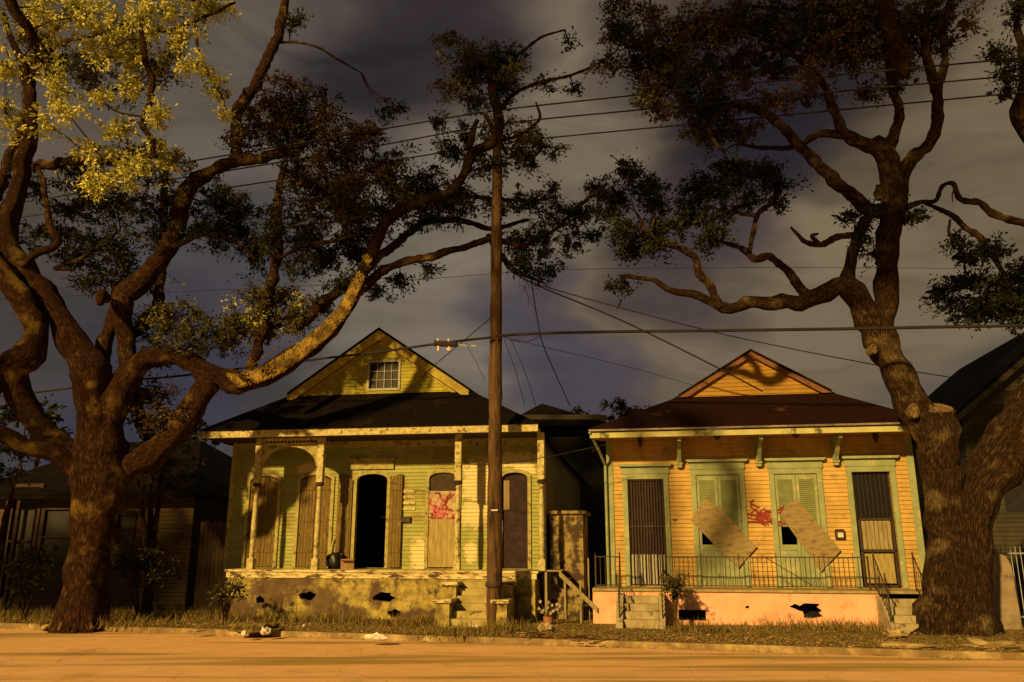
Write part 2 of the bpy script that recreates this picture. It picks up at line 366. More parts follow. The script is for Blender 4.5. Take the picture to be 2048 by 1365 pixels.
# fallen leaves and grit along the kerb
lr = np.random.default_rng(5); lf = MB()
for i in range(9000):
    x = lr.uniform(-17, 12); o_ = abs(lr.normal(0, 1.0)) if i % 3 else lr.uniform(.1, 4.2)
    if i % 9 == 0: o_ = -abs(lr.normal(0, .12))
    p = Vector((x, EDGE(x), 0))+Vector((math.sin(SA), math.cos(SA), 0))*(o_+.1)
    z = (.02 if o_ > 0.1 else .012) if o_ > -.05 else -.145
    s = lr.uniform(.02, .05); a = lr.uniform(0, 6.28); t = lr.uniform(-.02, .03)
    c, d = math.cos(a)*s, math.sin(a)*s
    lf.add([(p.x-c, p.y-d, z), (p.x-d*.5, p.y+c*.5, z+t), (p.x+c, p.y+d, z+.01), (p.x+d*.5, p.y-c*.5, z+t*.5)], [(0, 1, 2, 3)])
tag(lf.build('fallen_leaves', surf('dead_leaf_litter', (.42, .29, .12), (.17, .11, .05), 3, c3=(.62, .52, .32), t3=.64, s3=3, bump=0)), 'dead leaves and grit scattered along the curb', 'leaf litter', kind='stuff')

# ================================================================== TREES
def catmull(P, step):
    P = [np.array(p, float) for p in P]; out = []
    P = [2*P[0]-P[1]]+P+[2*P[-1]-P[-2]]
    for i in range(1, len(P)-2):
        L = np.linalg.norm(P[i+1][:3]-P[i][:3]); n = max(2, int(L/step))
        for k in range(n):
            t = k/n; a, b, c, d = P[i-1], P[i], P[i+1], P[i+2]
            out.append(.5*((2*b)+(-a+c)*t+(2*a-5*b+4*c-d)*t*t+(-a+3*b-3*c+d)*t**3))
    out.append(P[-2]); return out
def tube(mb, pts, knob=.20, seg=None, flare=0, tip=True, wob=.55, seed=0, capflat=False):
    """pts: x,y,z,r in metres"""
    rm = max(p[3] for p in pts); ns = seg or (30 if rm > .4 else 16 if rm > .15 else 9 if rm > .05 else 5)
    Q = catmull(pts, max(.05, min(.22, rm*.45)))
    if mb.uv is None: mb.uv = []
    k0 = len(mb.v); prev = None; vlen = 0; lp = None; rings = 0
    sd = Vector((seed*3.7, seed*1.9, 0)); u = None
    for qi, q in enumerate(Q):
        p = Vector(q[:3]); r = max(q[3], .004)
        if qi > 0 and qi < len(Q)-1:
            w = wob*min(r, .16); p += Vector((noise.noise(p*1.9+sd), noise.noise(p*1.9+sd+Vector((9, 0, 0))), noise.noise(p*1.9+sd+Vector((0, 9, 0)))))*w
        nx = Vector(Q[min(qi+1, len(Q)-1)][:3]); pv = Vector(Q[max(qi-1, 0)][:3]); d = (nx-pv).normalized()
        if u is None: u = d.cross(Vector((.3, 1, .2))).normalized()
        u = (u-d*u.dot(d)).normalized(); w_ = d.cross(u)
        if lp is not None: vlen += (p-lp).length
        lp = p
        rr = r*(1+knob*noise.noise(p*2.3/max(rm*2, .25)+sd)*1.6)
        for i in range(ns):
            a = 2*math.pi*i/ns; c = u*math.cos(a)+w_*math.sin(a)
            q_ = rr
            if ns >= 16: q_ *= 1+.10*noise.noise(Vector((c.x*2.2, c.y*2.2, c.z*2.2+vlen*.7))+sd)+.035*noise.noise(Vector((c.x*7, c.y*7, c.z*7+vlen*1.5)))
            if flare:
                h = max(0, 1-(p.z)/flare)
                q_ *= 1+h*h*(.16+.26*max(0, math.sin(a*5+1.3*math.sin(a*2)+seed)))
            mb.v.append(tuple(p+c*q_)); mb.uv.append((i/ns*2*math.pi*max(rm, .1)*.9 if i <= ns/2 else (ns-i)/ns*2*math.pi*max(rm, .1)*.9, vlen))
        rings += 1
    for j in range(rings-1):
        for i in range(ns):
            a = k0+j*ns+i; b = k0+j*ns+(i+1) % ns; mb.f.append((a, b, b+ns, a+ns))
    if capflat:
        mb.f.append(tuple(k0+(rings-1)*ns+i for i in range(ns)))
    else:
        mb.v.append(tuple(lp+(Vector(Q[-1][:3])-Vector(Q[-2][:3]))*.5)); mb.uv.append((0, vlen)); e = len(mb.v)-1
        for i in range(ns): mb.f.append((k0+(rings-1)*ns+i, k0+(rings-1)*ns+(i+1) % ns, e))
def limb(mb, Y0, Y1, pts, nodes=None, **kw):
    W = []
    n = len(pts)
    for i, (x, y, r) in enumerate(pts):
        Y = Y0+(Y1-Y0)*i/(n-1); p = at(x, y, Y); W.append((p.x, p.y, p.z, r*Y/F*.93))
    tube(mb, W, **kw)
    if nodes is not None:
        for q in catmull(W, .25): nodes.append(q[:4])
    return W

def foliage(name, blobs, nodes, parent, twigmat, tones, leaf=(.125, .058), dens=1.0, seed=1):
    """clumps of small leaves on fine twigs; blobs: px,py,rx,ry,Y,tone,density"""
    r = np.random.default_rng(seed); LV = []; LC = []; tw = MB(); nn = np.array([q[:3] for q in nodes])
    for (cx, cy, rx, ry, Y, tone, dn) in blobs:
        if isinstance(cx, tuple): c = np.array(cx); sx, sy, sz = rx, ry, Y; cx = int(c[0]*10)
        else: c = np.array(at(cx, cy, Y)); sx = rx*Y/F; sz = ry*Y/F; sy = (sx+sz)*.55
        ncl = max(3, int(dens*dn*26*(sx*sz+.18*(sx+sz))))
        near = nn[np.argmin(((nn-c)**2).sum(1))]
        mid = (near+c)/2+r.normal(0, .12, 3)
        dist = np.linalg.norm(near-c)
        tube(tw, [(*near, .028), (*mid, .02), (*c, .012)], knob=.1, wob=1.0, seg=5, seed=int(cx))
        k = 0; tries = 0
        while k < ncl and tries < ncl*8:
            tries += 1
            d = r.normal(0, 1, 3); d /= np.linalg.norm(d); d *= r.random()**.45*(1.05+.9*noise.noise(Vector(d)*1.6+Vector((c[0]*3, 0, c[2]))))
            q = c+d*np.array([sx, sy, sz])
            if noise.noise(Vector(q)*1.9+Vector((seed, 0, 0))) < .0: continue
            k += 1
            if r.random() < .5:
                m = c+(q-c)*.5+r.normal(0, .05, 3); m[2] += .04
                tube(tw, [(*(c+(m-c)*.2), .010), (*m, .008), (*q, .004)], knob=0, wob=.5, seg=3, seed=k)
            nl = int(r.integers(10, 30)); rad = r.uniform(.07, .30)
            base = np.array(tones[tone][0])*(1-(t := r.random()))+np.array(tones[tone][1])*t
            sp = r.normal(0, 1, 3)*np.array([1, 1, .6]); sp[2] -= .45; sp /= np.linalg.norm(sp)
            pos = q+r.normal(0, 1, (nl, 3))*np.array([rad, rad, rad*.8])*.42+sp*(r.uniform(-.2, 1, (nl, 1)))*rad*1.5
            ax = (pos-q)+r.normal(0, .10, (nl, 3)); ax /= np.linalg.norm(ax, axis=1)[:, None]+1e-6
            sd = np.cross(ax, r.normal(0, 1, (nl, 3))); sd /= np.linalg.norm(sd, axis=1)[:, None]+1e-6
            L = leaf[0]*r.uniform(.55, 1.5, nl)[:, None]; Wd = leaf[1]*r.uniform(.7, 1.3, nl)[:, None]
            nrm = np.cross(ax, sd)
            quad = np.stack([pos-ax*L*.5, pos+sd*Wd*.5+nrm*Wd*.25, pos+ax*L*.5, pos-sd*Wd*.5+nrm*Wd*.25], 1)
            LV.append(quad.reshape(-1, 3)); cc = np.ones((nl*4, 4)); cc[:, :3] = np.repeat(base*r.uniform(.65, 1.35, (nl, 1)), 4, 0); LC.append(cc)
    V = np.concatenate(LV); C = np.concatenate(LC); n = len(V)//4
    me = bpy.data.meshes.new(name); me.vertices.add(len(V)); me.vertices.foreach_set('co', V.astype(np.float32).ravel())
    me.loops.add(n*4); me.loops.foreach_set('vertex_index', np.arange(n*4, dtype=np.int32))
    me.polygons.add(n); me.polygons.foreach_set('loop_start', np.arange(0, n*4, 4, dtype=np.int32)); me.polygons.foreach_set('loop_total', np.full(n, 4, dtype=np.int32))
    me.update(calc_edges=True)
    ca = me.color_attributes.new('tone', 'FLOAT_COLOR', 'POINT'); ca.data.foreach_set('color', C.astype(np.float32).ravel())
    me.materials.append(M['leaf']); o = bpy.data.objects.new(name, me); COL.objects.link(o); o.parent = parent
    if parent and parent.type == 'EMPTY': o.matrix_parent_inverse = Matrix.Translation(-parent.location)
    t = tw.build('twigs', twigmat, parent); t['kind'] = 'stuff'; t.matrix_parent_inverse = Matrix.Translation(-parent.location)
    print(name, 'leaves', n)
    return o
def pin(o, root): o.parent = root; o.matrix_parent_inverse = Matrix.Translation(-Vector(root.location)); return o

T0 = [((.74, .72, .20), (.24, .26, .06)),      # 0 yellow-green, painted bright for lamp-lit clumps
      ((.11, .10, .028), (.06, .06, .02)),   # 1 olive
      ((.028, .034, .014), (.018, .022, .010)), # 2 dark green, painted dark for clumps out of the light
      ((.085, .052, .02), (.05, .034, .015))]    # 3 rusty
# ---- left oak
YL = 23.3
LT = empty('live_oak', at(165, 1245, YL)*1.0); LT.location.z = 0
tag(LT, 'large live oak with twisted limbs and lit yellow-green leaves left of the olive house', 'tree')
b = MB(); ND = []
p0 = at(165, 1250, YL)
limb(b, YL, YL, [(160,1262,50),(166,1230,46),(172,1170,44),(180,1100,46),(192,1030,47),(200,970,52),(202,915,56),(200,880,42)], ND, flare=.9, seed=2, seg=40)
limb(b, YL, YL-1.8, [(200,935,48),(192,870,38),(184,800,36),(182,745,37),(150,690,33),(102,612,29),(55,548,27),(18,492,24),(20,430,21),(40,370,19),(50,310,18),(62,255,17),(60,200,14),(48,140,10),(28,90,8),(8,30,6)], ND, seed=3)
limb(b, YL+.2, YL-2.5, [(70,335,11),(120,325,11),(160,322,10),(210,325,9),(262,318,8),(312,312,6)], ND, seed=4)
limb(b, YL-2.4, YL-3.4, [(308,315,7),(304,285,7),(286,252,7),(296,215,8),(303,165,8),(292,120,7),(282,60,5),(288,-10,4)], ND, seed=5)
limb(b, YL+.8, YL+1, [(-10,400,13),(15,330,13),(38,270,12),(56,210,13),(62,150,12),(80,90,8),(120,50,5)], ND, seed=6)
limb(b, YL-1, YL-1, [(72,330,6),(82,355,6),(92,403,7),(100,450,8),(115,484,9),(72,510,9),(42,532,11)], ND, seed=7)
limb(b, YL, YL-1.5, [(200,955,34),(140,905,27),(82,858,24),(42,800,28),(28,742,29),(62,705,29),(76,662,26),(42,600,24),(0,545,23),(-60,480,23)], ND, seed=8)
limb(b, YL, YL-1.2, [(60,735,16),(25,718,20),(2,745,22),(-30,800,20)], ND, seed=9)
limb(b, YL, YL-2, [(192,968,30),(125,915,20),(62,892,17),(0,866,16),(-60,848,15)], ND, seed=10)
limb(b, YL, YL-.6, [(203,930,46),(212,860,36),(232,800,32),(262,748,27),(292,718,23),(340,714,20),(390,728,19),(425,752,23),(480,764,24),(540,745,26),(600,706,24),(650,665,21),(690,620,18),(715,570,16),(740,510,14),(768,452,14),(800,420,15),(850,400,15),(898,388,12),(925,350,11),(945,308,11),(985,284,11),(1000,250,11),(988,205,12),(982,150,9),(985,120,5)], ND, seed=11)
limb(b, YL+.2, YL-.3, [(215,960,34),(300,912,28),(358,860,27),(395,802,26),(422,760,25)], ND, seed=12)
limb(b, YL+.1, YL+.4, [(258,752,20),(252,690,19),(248,640,22),(244,596,25),(290,558,23),(330,510,22),(355,460,21),(366,400,20),(386,365,18),(420,345,16),(470,326,14),(530,315,14),(588,296,14),(622,268,12),(645,220,8),(650,180,4)], ND, seed=13)
limb(b, YL, YL+.5, [(196,765,20),(210,695,16),(228,640,17),(244,600,20),(232,570,14)], ND, seed=14)
limb(b, YL+.9, YL+1, [(262,668,12),(296,640,17),(314,610,14),(322,555,11),(326,500,9),(328,430,9),(330,345,6),(322,280,4)], ND, seed=15)
limb(b, YL+.3, YL+1.5, [(468,326,14),(472,275,13),(478,220,14),(512,168,13),(542,110,12),(560,58,11),(570,0,10),(575,-40,9)], ND, seed=16)
limb(b, YL+1.2, YL+1, [(560,85,4),(600,86,3),(640,97,3),(680,122,2.4),(722,146,1.4)], ND, seed=17)
limb(b, YL+.6, YL+.3, [(572,322,7),(556,390,8),(552,440,10),(556,500,11),(545,560,12),(530,620,13),(522,680,12),(500,740,12)], ND, seed=18)
limb(b, YL+.8, YL+.9, [(262,780,14),(282,840,15),(306,890,14),(300,940,12)], ND, seed=19)
limb(b, YL+.2, YL-.4, [(700,600,13),(740,562,12),(790,530,10),(850,516,9),(918,498,8),(985,480,7),(1050,490,5),(1110,458,4),(1170,402,4),(1215,368,3)], ND, seed=20)
limb(b, YL+.6, YL+.6, [(590,660,11),(648,604,12),(700,572,11),(750,520,10),(815,470,9),(862,443,8),(920,441,7),(985,457,6),(1060,440,4)], ND, seed=21)
limb(b, YL+.1, YL, [(975,470,7),(1000,510,7),(1028,540,8),(1050,552,4),(1085,566,2)], ND, seed=22)
limb(b, YL, YL-.6, [(998,222,6),(1030,186,5),(1080,165,4),(1140,152,3.4),(1200,126,3),(1235,100,2)], ND, seed=23)
limb(b, YL, YL-.6, [(990,150,6),(1020,120,4),(1050,100,4),(1082,76,3.4),(1130,60,2)], ND, seed=24)
limb(b, YL, YL-.6, [(990,284,6),(1038,270,4),(1078,240,4),(1072,205,2)], ND, seed=25)
limb(b, YL, YL+.3, [(925,392,5),(990,398,5),(1060,402,4),(1110,396,2)], ND, seed=26)
limb(b, YL, YL+.3, [(345,495,7),(380,480,5),(402,470,4),(440,470,4),(485,492,4),(510,520,3)], ND, seed=27)
limb(b, YL, YL+.3, [(150,540,4),(110,536,4),(160,520,5),(215,480,4),(240,460,2)], ND, seed=28)
limb(b, YL, YL-3.4, [(40,120,6),(110,90,6),(190,70,6),(260,55,6),(340,60,5),(420,30,4),(470,5,3)], ND, seed=29)
limb(b, YL, YL-3, [(395,20,4),(392,70,4),(400,110,3),(420,150,3),(442,190,2)], ND, seed=30)
limb(b, YL-.4, YL-1, [(560,515,4),(610,490,5),(660,482,4),(720,470,3)], ND, seed=31)
# stub where a limb was sawn and knobs
limb(b, YL-.3, YL-.9, [(215,600,10),(205,590,12),(200,606,8)], ND, seed=32)
limb(b, YL, YL-.5, [(935,300,9),(945,265,8),(955,240,5)], ND, seed=33)
LB = b
YF = YL-2.6
BL = []
def add(lst, Y, tone, dn, S):
    for q in S: BLs.append((q[0], q[1], q[2]*1.13, q[3]*1.13, Y+random.uniform(-.5, .5), tone, dn))
BLs = []
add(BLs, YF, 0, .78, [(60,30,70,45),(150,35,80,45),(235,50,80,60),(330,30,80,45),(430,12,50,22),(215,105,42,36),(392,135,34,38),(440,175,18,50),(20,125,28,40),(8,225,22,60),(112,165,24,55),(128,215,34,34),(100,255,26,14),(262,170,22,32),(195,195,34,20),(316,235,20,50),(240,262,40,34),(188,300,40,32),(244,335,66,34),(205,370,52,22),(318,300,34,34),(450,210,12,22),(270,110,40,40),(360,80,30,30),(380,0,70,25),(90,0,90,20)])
add(BLs, YL-.3, 1, .9, [(350,330,30,30),(100,110,60,40),(60,90,50,40),(280,320,50,50),(345,640,45,45),(385,675,40,34),(190,150,80,50),(300,120,60,60)])
add(BLs, YL+.9, 1, 1.0, [(520,600,38,36),(480,650,50,36),(440,680,44,30),(540,655,56,34),(600,635,34,26),(560,590,28,26),(640,610,34,20)])
add(BLs, YL+.6, 0, .35, [(500,640,46,36),(545,650,46,26),(600,605,28,22)])
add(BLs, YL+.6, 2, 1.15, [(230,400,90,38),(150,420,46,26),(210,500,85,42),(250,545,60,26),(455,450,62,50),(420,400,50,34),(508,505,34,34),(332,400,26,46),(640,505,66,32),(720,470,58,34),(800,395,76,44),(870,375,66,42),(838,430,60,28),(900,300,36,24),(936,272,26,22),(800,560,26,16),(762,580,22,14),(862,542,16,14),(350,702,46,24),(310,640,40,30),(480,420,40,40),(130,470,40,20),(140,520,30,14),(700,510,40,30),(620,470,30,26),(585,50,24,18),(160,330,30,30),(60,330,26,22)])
add(BLs, YL+.3, 3, .85, [(562,222,70,62),(600,285,66,56),(612,200,36,32),(560,172,32,22),(700,290,56,48),(648,345,56,52),(720,372,56,48),(640,432,46,46),(780,352,54,40),(692,432,46,40),(740,260,36,26),(520,250,40,50),(660,240,40,30),(600,360,50,40),(690,390,40,40),(300,790,50,46),(330,835,50,30),(480,280,30,36)])
add(BLs, YL+.4, 2, .6, [(600,240,60,60),(680,320,70,50),(760,330,50,40),(770,220,32,22),(790,215,18,10),(560,290,40,30),(640,380,60,50)])
add(BLs, YL-.2, 1, .8, [(910,90,30,20),(930,150,60,38),(900,175,36,20),(1020,150,34,32),(1035,270,48,26),(1050,308,36,24),(985,262,40,26),(1120,300,12,8)])
add(BLs, YL-.1, 2, 1.1, [(990,120,52,36),(940,130,40,36),(1010,110,34,26),(1130,85,16,14),(1060,320,30,20),(1060,405,64,18),(935,395,60,22),(1000,420,30,18),(1100,482,66,34),(1152,432,60,36),(1060,522,46,22),(1192,390,28,22),(1112,380,18,12),(1040,480,36,26),(1180,470,18,14),(1090,545,24,14),(960,330,24,20),(1150,180,10,12),(1200,128,18,10)])
# unseen leaf clumps and boughs, added over the street to cast shade
for (x, y, z, rx, ry, rz_, dn) in ((-21.5,15,8.6,3.0,2.2,2.2,1.8),(-25,15.5,8.2,3,2.2,2.2,1.8),(-19.6,15,11.2,1.8,2,1.2,.5),
        (-4.9,8.3,13.8,1.0,.8,.6,.4),(-6.6,8.2,14.2,1.0,.8,.6,.4)):
    BLs.append(((x, y, z), None, rx, ry, rz_, 1, dn))
for k, pts in enumerate(([(-13.6,20,16,.16),(-14,18,17.5,.14),(-12.5,15,17.6,.12),(-8,13,16.4,.10),(-4.6,13,16,.03)], [(-16.5,21.3,9.5,.26),(-18.5,19,9.5,.2),(-20,16,9,.14),(-25,15.5,8.2,.04)], [(-18.5,19,9.5,.14),(-19,17.5,10.6,.1),(-19.6,15,11.2,.04)],
        [(-8,13,16.4,.10),(-7.2,10.4,15.2,.12),(-6.35,8.6,13.2,.19),(-6.25,8.5,11.4,.19),(-6.2,8.5,9.7,.17),(-6.2,8.5,9.2,.06)],
        [(-7.2,10.4,15.2,.1),(-5.2,9,14,.2),(-4.2,8.35,12.9,.3),(-4.15,8.35,11.8,.3),(-4.6,8.4,11.0,.26),(-5.5,8.5,9.9,.14)])):
    tube(LB, pts, seed=90+k); ND += [q[:4] for q in catmull(pts, .3)]  # two of these added boughs throw the shadow bands on the peach front
pin(LB.build('trunk', 'bark_l', smooth=True), LT)
add(BLs, YL, 2, .8, [(560,430,40,50),(600,520,40,30),(690,560,40,22),(900,420,50,30),(880,250,24,18),(960,200,34,30),(1000,330,30,26),(1080,300,30,18),(720,420,60,40),(410,470,50,30),(60,470,30,20),(300,470,40,30),(190,560,40,20),(1010,180,40,26),(1100,165,24,12),(540,480,30,26),(180,380,50,26),(70,380,30,24)])
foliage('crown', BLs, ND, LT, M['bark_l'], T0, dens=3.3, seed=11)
# resurrection fern, spread and brightened to imitate light on the long limb, hanging dead twigs
fr_ = MB(); r_ = random.Random(3)
FL = [(455,764),(480,764),(540,745),(600,706),(650,665),(690,620),(715,570),(738,515)]
for i in range(6500):
    t = r_.random()**.8; k_ = min(int((1-t)*7), 6); f_ = (1-t)*7-k_; px = FL[k_][0]*(1-f_)+FL[k_+1][0]*f_; py = FL[k_][1]*(1-f_)+FL[k_+1][1]*f_
    if noise.noise(Vector((px*.045, py*.045, 5)))*1.2+min(t, 1-t)*2.2 < r_.uniform(-.05, .55): continue
    rr_ = (24-12*(1-t))*.9; o_ = r_.uniform(-.95, .8); px += o_*rr_*.7; py += 8+o_*rr_*.7; Y = YL-.46-math.sqrt(max(0, 1-o_*o_))*rr_*YL/F-.01
    p = at(px, py-8, Y); a = r_.uniform(0, 6.28); s = r_.uniform(.02, .06)
    q = p+Vector((math.cos(a)*s, -s*.6, r_.uniform(.01, .08))); w = Vector((math.sin(a), .3, -math.cos(a)))*.014
    fr_.add([p-w, p+w, q+w*.4, q-w*.4], [(0, 1, 2, 3)])
pin(fr_.build('fern_tufts', surf('lit_gold_fern', (.48, .36, .085), (.13, .09, .025), 3, bump=0)), LT)
dt = MB()
for (x, y) in ((1060,560),(1050,575),(1075,548),(1040,545)):
    for k in range(9):
        a = at(x, y, YL+.05); bq = a+Vector((r_.uniform(-.35, .6), r_.uniform(-.3, .3), r_.uniform(-.75, .35))); m = (a+bq)/2+Vector((r_.uniform(-.1, .1), 0, r_.uniform(-.1, .1)))
        dt.bar(a, m, .007, 3); dt.bar(m, bq, .005, 3)
for k in range(7):
    a = at(430+k*12, 775-k*5, YL-.7); dt.bar(a, a+Vector((r_.uniform(-.2, .1), 0, -r_.uniform(.2, .5))), .006, 3)
a = at(440, 778, YL-.7); dt.bar(a, at(560, 692, YL-.8), .016, 5)
tag(pin(dt.build('dead_twigs', 'bark_l'), LT), kind='stuff')

# ---- right oak
YR = 21.6
RT = empty('live_oak', at(1905, 1262, YR)); RT.location.z = 0
tag(RT, 'massive forked live oak with a sawn stump limb right of the peach house', 'tree')
b = MB(); NR = []
limb(b, YR, YR, [(1874,1278,46),(1876,1245,43),(1882,1200,40),(1889,1150,38),(1892,1100,36),(1891,1050,37),(1889,1000,38),(1882,949,38),(1871,899,38),(1850,849,37),(1821,799,35),(1793,742,33),(1768,695,31),(1765,650,28),(1774,600,26),(1773,545,25),(1776,480,26),(1785,425,27),(1785,385,27),(1780,340,24),(1770,305,22),(1745,285,18)], NR, flare=.95, seed=41, seg=48)
limb(b, YR-.15, YR-.1, [(1946,1280,42),(1945,1245,39),(1942,1200,37),(1938,1150,36),(1938,1100,36),(1944,1050,38),(1955,1000,40),(1973,955,43),(2000,918,47),(2038,868,52),(2085,805,58),(2150,700,58),(2200,590,50),(2190,450,42),(2130,330,36),(2062,255,30),(2048,215,26),(2056,170,18),(2044,90,10),(2030,30,7)], NR, flare=.95, seed=43, seg=44)
limb(b, YR-.1, YR-.5, [(1878,1010,12),(1882,960,26),(1884,910,33),(1885,875,33),(1884,845,32),(1882,822,29)], NR, seed=44, capflat=True)
limb(b, YR, YR-.3, [(1762,700,30),(1745,655,27),(1718,603,25),(1682,572,24),(1640,592,21),(1600,604,17),(1540,606,15),(1490,608,14),(1460,617,12),(1412,603,10),(1383,588,9),(1335,580,7),(1310,561,6),(1277,556,5),(1243,552,4)], NR, seed=45)
limb(b, YR-.25, YR-.9, [(1442,613,9),(1412,565,10),(1395,540,9),(1385,512,8),(1355,496,7),(1322,486,5),(1300,468,3)], NR, seed=46)
limb(b, YR-.2, YR+.4, [(1618,595,12),(1590,560,10),(1560,526,9),(1536,511,9),(1512,519,9),(1490,501,7),(1450,486,5),(1412,479,4)], NR, seed=47)
limb(b, YR+.1, YR+.3, [(1500,505,5),(1507,468,6),(1515,432,6),(1536,412,6),(1556,388,6),(1560,352,4),(1552,330,3)], NR, seed=48)
limb(b, YR-.1, YR, [(1515,432,5),(1480,428,4),(1440,420,3)], NR, seed=49)
limb(b, YR-.05, YR+.1, [(1686,585,20),(1700,540,15),(1710,500,13),(1720,458,13),(1742,430,12),(1770,420,10)], NR, seed=50)
limb(b, YR, YR-.6, [(1708,468,7),(1670,479,8),(1640,491,7),(1612,486,6),(1596,470,4),(1582,455,3)], NR, seed=51)
limb(b, YR-.2, YR-.3, [(1640,490,5),(1622,474,5),(1636,468,3)], NR, seed=52)
limb(b, YR, YR+1.2, [(1778,425,18),(1738,418,17),(1700,386,15),(1670,366,14),(1640,335,13),(1610,300,12),(1580,270,11),(1545,236,11),(1500,215,10),(1450,211,9),(1400,226,8),(1360,190,6),(1310,150,5),(1288,108,4)], NR, seed=53)
limb(b, YR+.8, YR+.9, [(1602,292,8),(1560,296,6),(1520,296,5),(1470,288,3)], NR, seed=54)
limb(b, YR, YR-.5, [(1778,325,22),(1742,292,18),(1702,273,14),(1682,255,12),(1668,215,11),(1652,180,9),(1618,132,8),(1578,106,6),(1525,95,5)], NR, seed=55)
limb(b, YR-.1, YR+.7, [(1700,276,12),(1660,265,10),(1625,275,8),(1600,295,7)], NR, seed=56)
limb(b, YR, YR-.4, [(1775,305,15),(1790,262,13),(1800,230,11),(1786,180,10),(1775,120,9),(1770,55,7)], NR, seed=57)
limb(b, YR+.1, YR-.6, [(1790,400,22),(1808,345,19),(1830,312,15),(1860,286,14),(1873,240,14),(1870,180,13),(1856,130,11),(1850,60,10),(1862,-20,9)], NR, seed=58)
limb(b, YR-.3, YR-.5, [(1870,185,11),(1889,130,9),(1886,60,8),(1900,0,6)], NR, seed=59)
limb(b, YR, YR-.8, [(1800,420,9),(1840,405,6),(1870,401,5),(1885,372,5),(1906,368,5),(1920,396,7),(1960,406,8),(1990,430,9),(2048,446,10),(2120,450,12)], NR, seed=60)
limb(b, YR, YR-.5, [(1850,408,4),(1895,425,6),(1930,455,7),(1960,475,8),(1985,510,7),(2010,550,5)], NR, seed=61)
limb(b, YR-.3, YR-.3, [(1900,440,3),(1900,470,3),(1925,505,2.5),(1930,560,2)], NR, seed=62)
limb(b, YR+.8, YR+1, [(1420,150,3),(1460,160,4),(1490,136,4),(1550,108,4)], NR, seed=63)
limb(b, YR, YR, [(1760,400,8),(1757,385,10),(1758,372,7)], NR, seed=64)
limb(b, YR, YR-.4, [(2100,470,14),(2070,500,10),(2040,540,8),(2000,580,6),(1950,600,4)], NR, seed=65)
limb(b, YR, YR-.6, [(1450,210,8),(1420,260,6),(1440,300,4)], NR, seed=66)
limb(b, YR-.3, YR-1, [(1860,80,8),(1780,20,7),(1690,10,6),(1590,20,5),(1480,10,4)], NR, seed=67)
RBt = b
cut = MB()
p = at(1882, 816, YR-.5); cut.lathe(0, 0, [(-.12, .30), (.02, .31), (.05, .28), (.0, .24), (-.02, .0001)], 20)
o = cut.build('sawn_stump', 'cut_wood', smooth=False); o.parent = RT; o.location = (p.x-RT.location.x, p.y-RT.location.y-.02, p.z-.02); o.rotation_euler = (.5, .1, 0)
for (x, y, ry_, dd) in ((1748, 698, 9, .40), (1792, 710, 9, .36), (1828, 822, 13, .46)):
    s = MB(); s.lathe(0, 0, [(-.25, .12), (-.03, .14), (.02, .14), (.03, .11), (-.01, .095), (-.02, .0001)], 16)
    o = s.build('pruning_scar', 'cut_wood'); o.parent = RT; q = at(x, y, YR-dd)
    o.location = (q.x-RT.location.x, q.y-RT.location.y, q.z); o.rotation_euler = (math.radians(82), 0, random.uniform(-.3, .3)); o.scale = (ry_/13, ry_/9, 1)
BLs = []
add(BLs, YR+1, 3, .75, [(1230,20,34,30),(1240,70,38,36),(1290,80,46,46),(1340,120,60,52),(1400,130,56,46),(1280,132,36,28),(1222,130,26,16),(1300,172,36,34),(1380,192,56,36),(1420,240,54,36),(1450,232,46,28),(1500,140,44,26)])
add(BLs, YR+.7, 1, .6, [(1310,190,30,26),(1385,270,26,18),(1410,262,34,24),(1440,280,30,16),(1280,205,14,26),(1350,140,50,40),(1210,140,20,12)])
add(BLs, YR, 2, .8, [(1380,150,60,50),(1400,215,50,34),(1450,255,34,22),(1300,110,50,40),(1250,50,34,34)])
add(BLs, YR-.5, 3, .8, [(1450,35,96,44),(1560,45,96,52),(1650,25,96,44),(1750,35,96,54),(1832,58,56,44),(1880,25,56,34),(1720,108,54,34),(1620,150,36,30),(1800,130,46,26),(1550,200,50,22),(1660,90,50,36),(1930,50,22,22)])
add(BLs, YR-.9, 2, .7, [(1480,30,90,40),(1600,40,96,40),(1720,50,96,50),(1830,40,60,40),(1550,80,60,36),(1690,120,40,30),(1900,90,24,14),(1790,170,24,30)])
add(BLs, YR-.2, 2, 1.2, [(2002,108,27,30),(2022,150,32,26),(2005,182,22,12),(2036,20,36,36),
  (1250,345,28,26),(1290,372,42,30),(1240,400,34,26),(1222,430,16,26),(1320,402,28,36),(1280,472,46,26),(1268,500,36,20),(1342,440,36,36),(1400,402,46,36),(1430,372,46,34),(1460,332,46,30),(1500,352,46,34),(1530,332,36,16),(1412,450,46,30),(1470,402,46,22),(1430,482,24,16),(1240,565,20,20),(1552,365,26,22),
  (1700,434,18,12),(1730,480,16,24),(1748,505,14,18),(1786,425,54,20),(1832,432,18,12),(1320,490,26,18),(1240,460,24,20),(1555,400,18,12),
  (1920,480,20,22),(1972,502,36,20),(1930,560,36,26),(1900,590,36,16),(1960,602,74,34),(2022,560,46,44),(1922,622,36,16),(2022,620,46,30),(2050,600,50,50),(1905,405,10,8),(1940,520,24,20)])
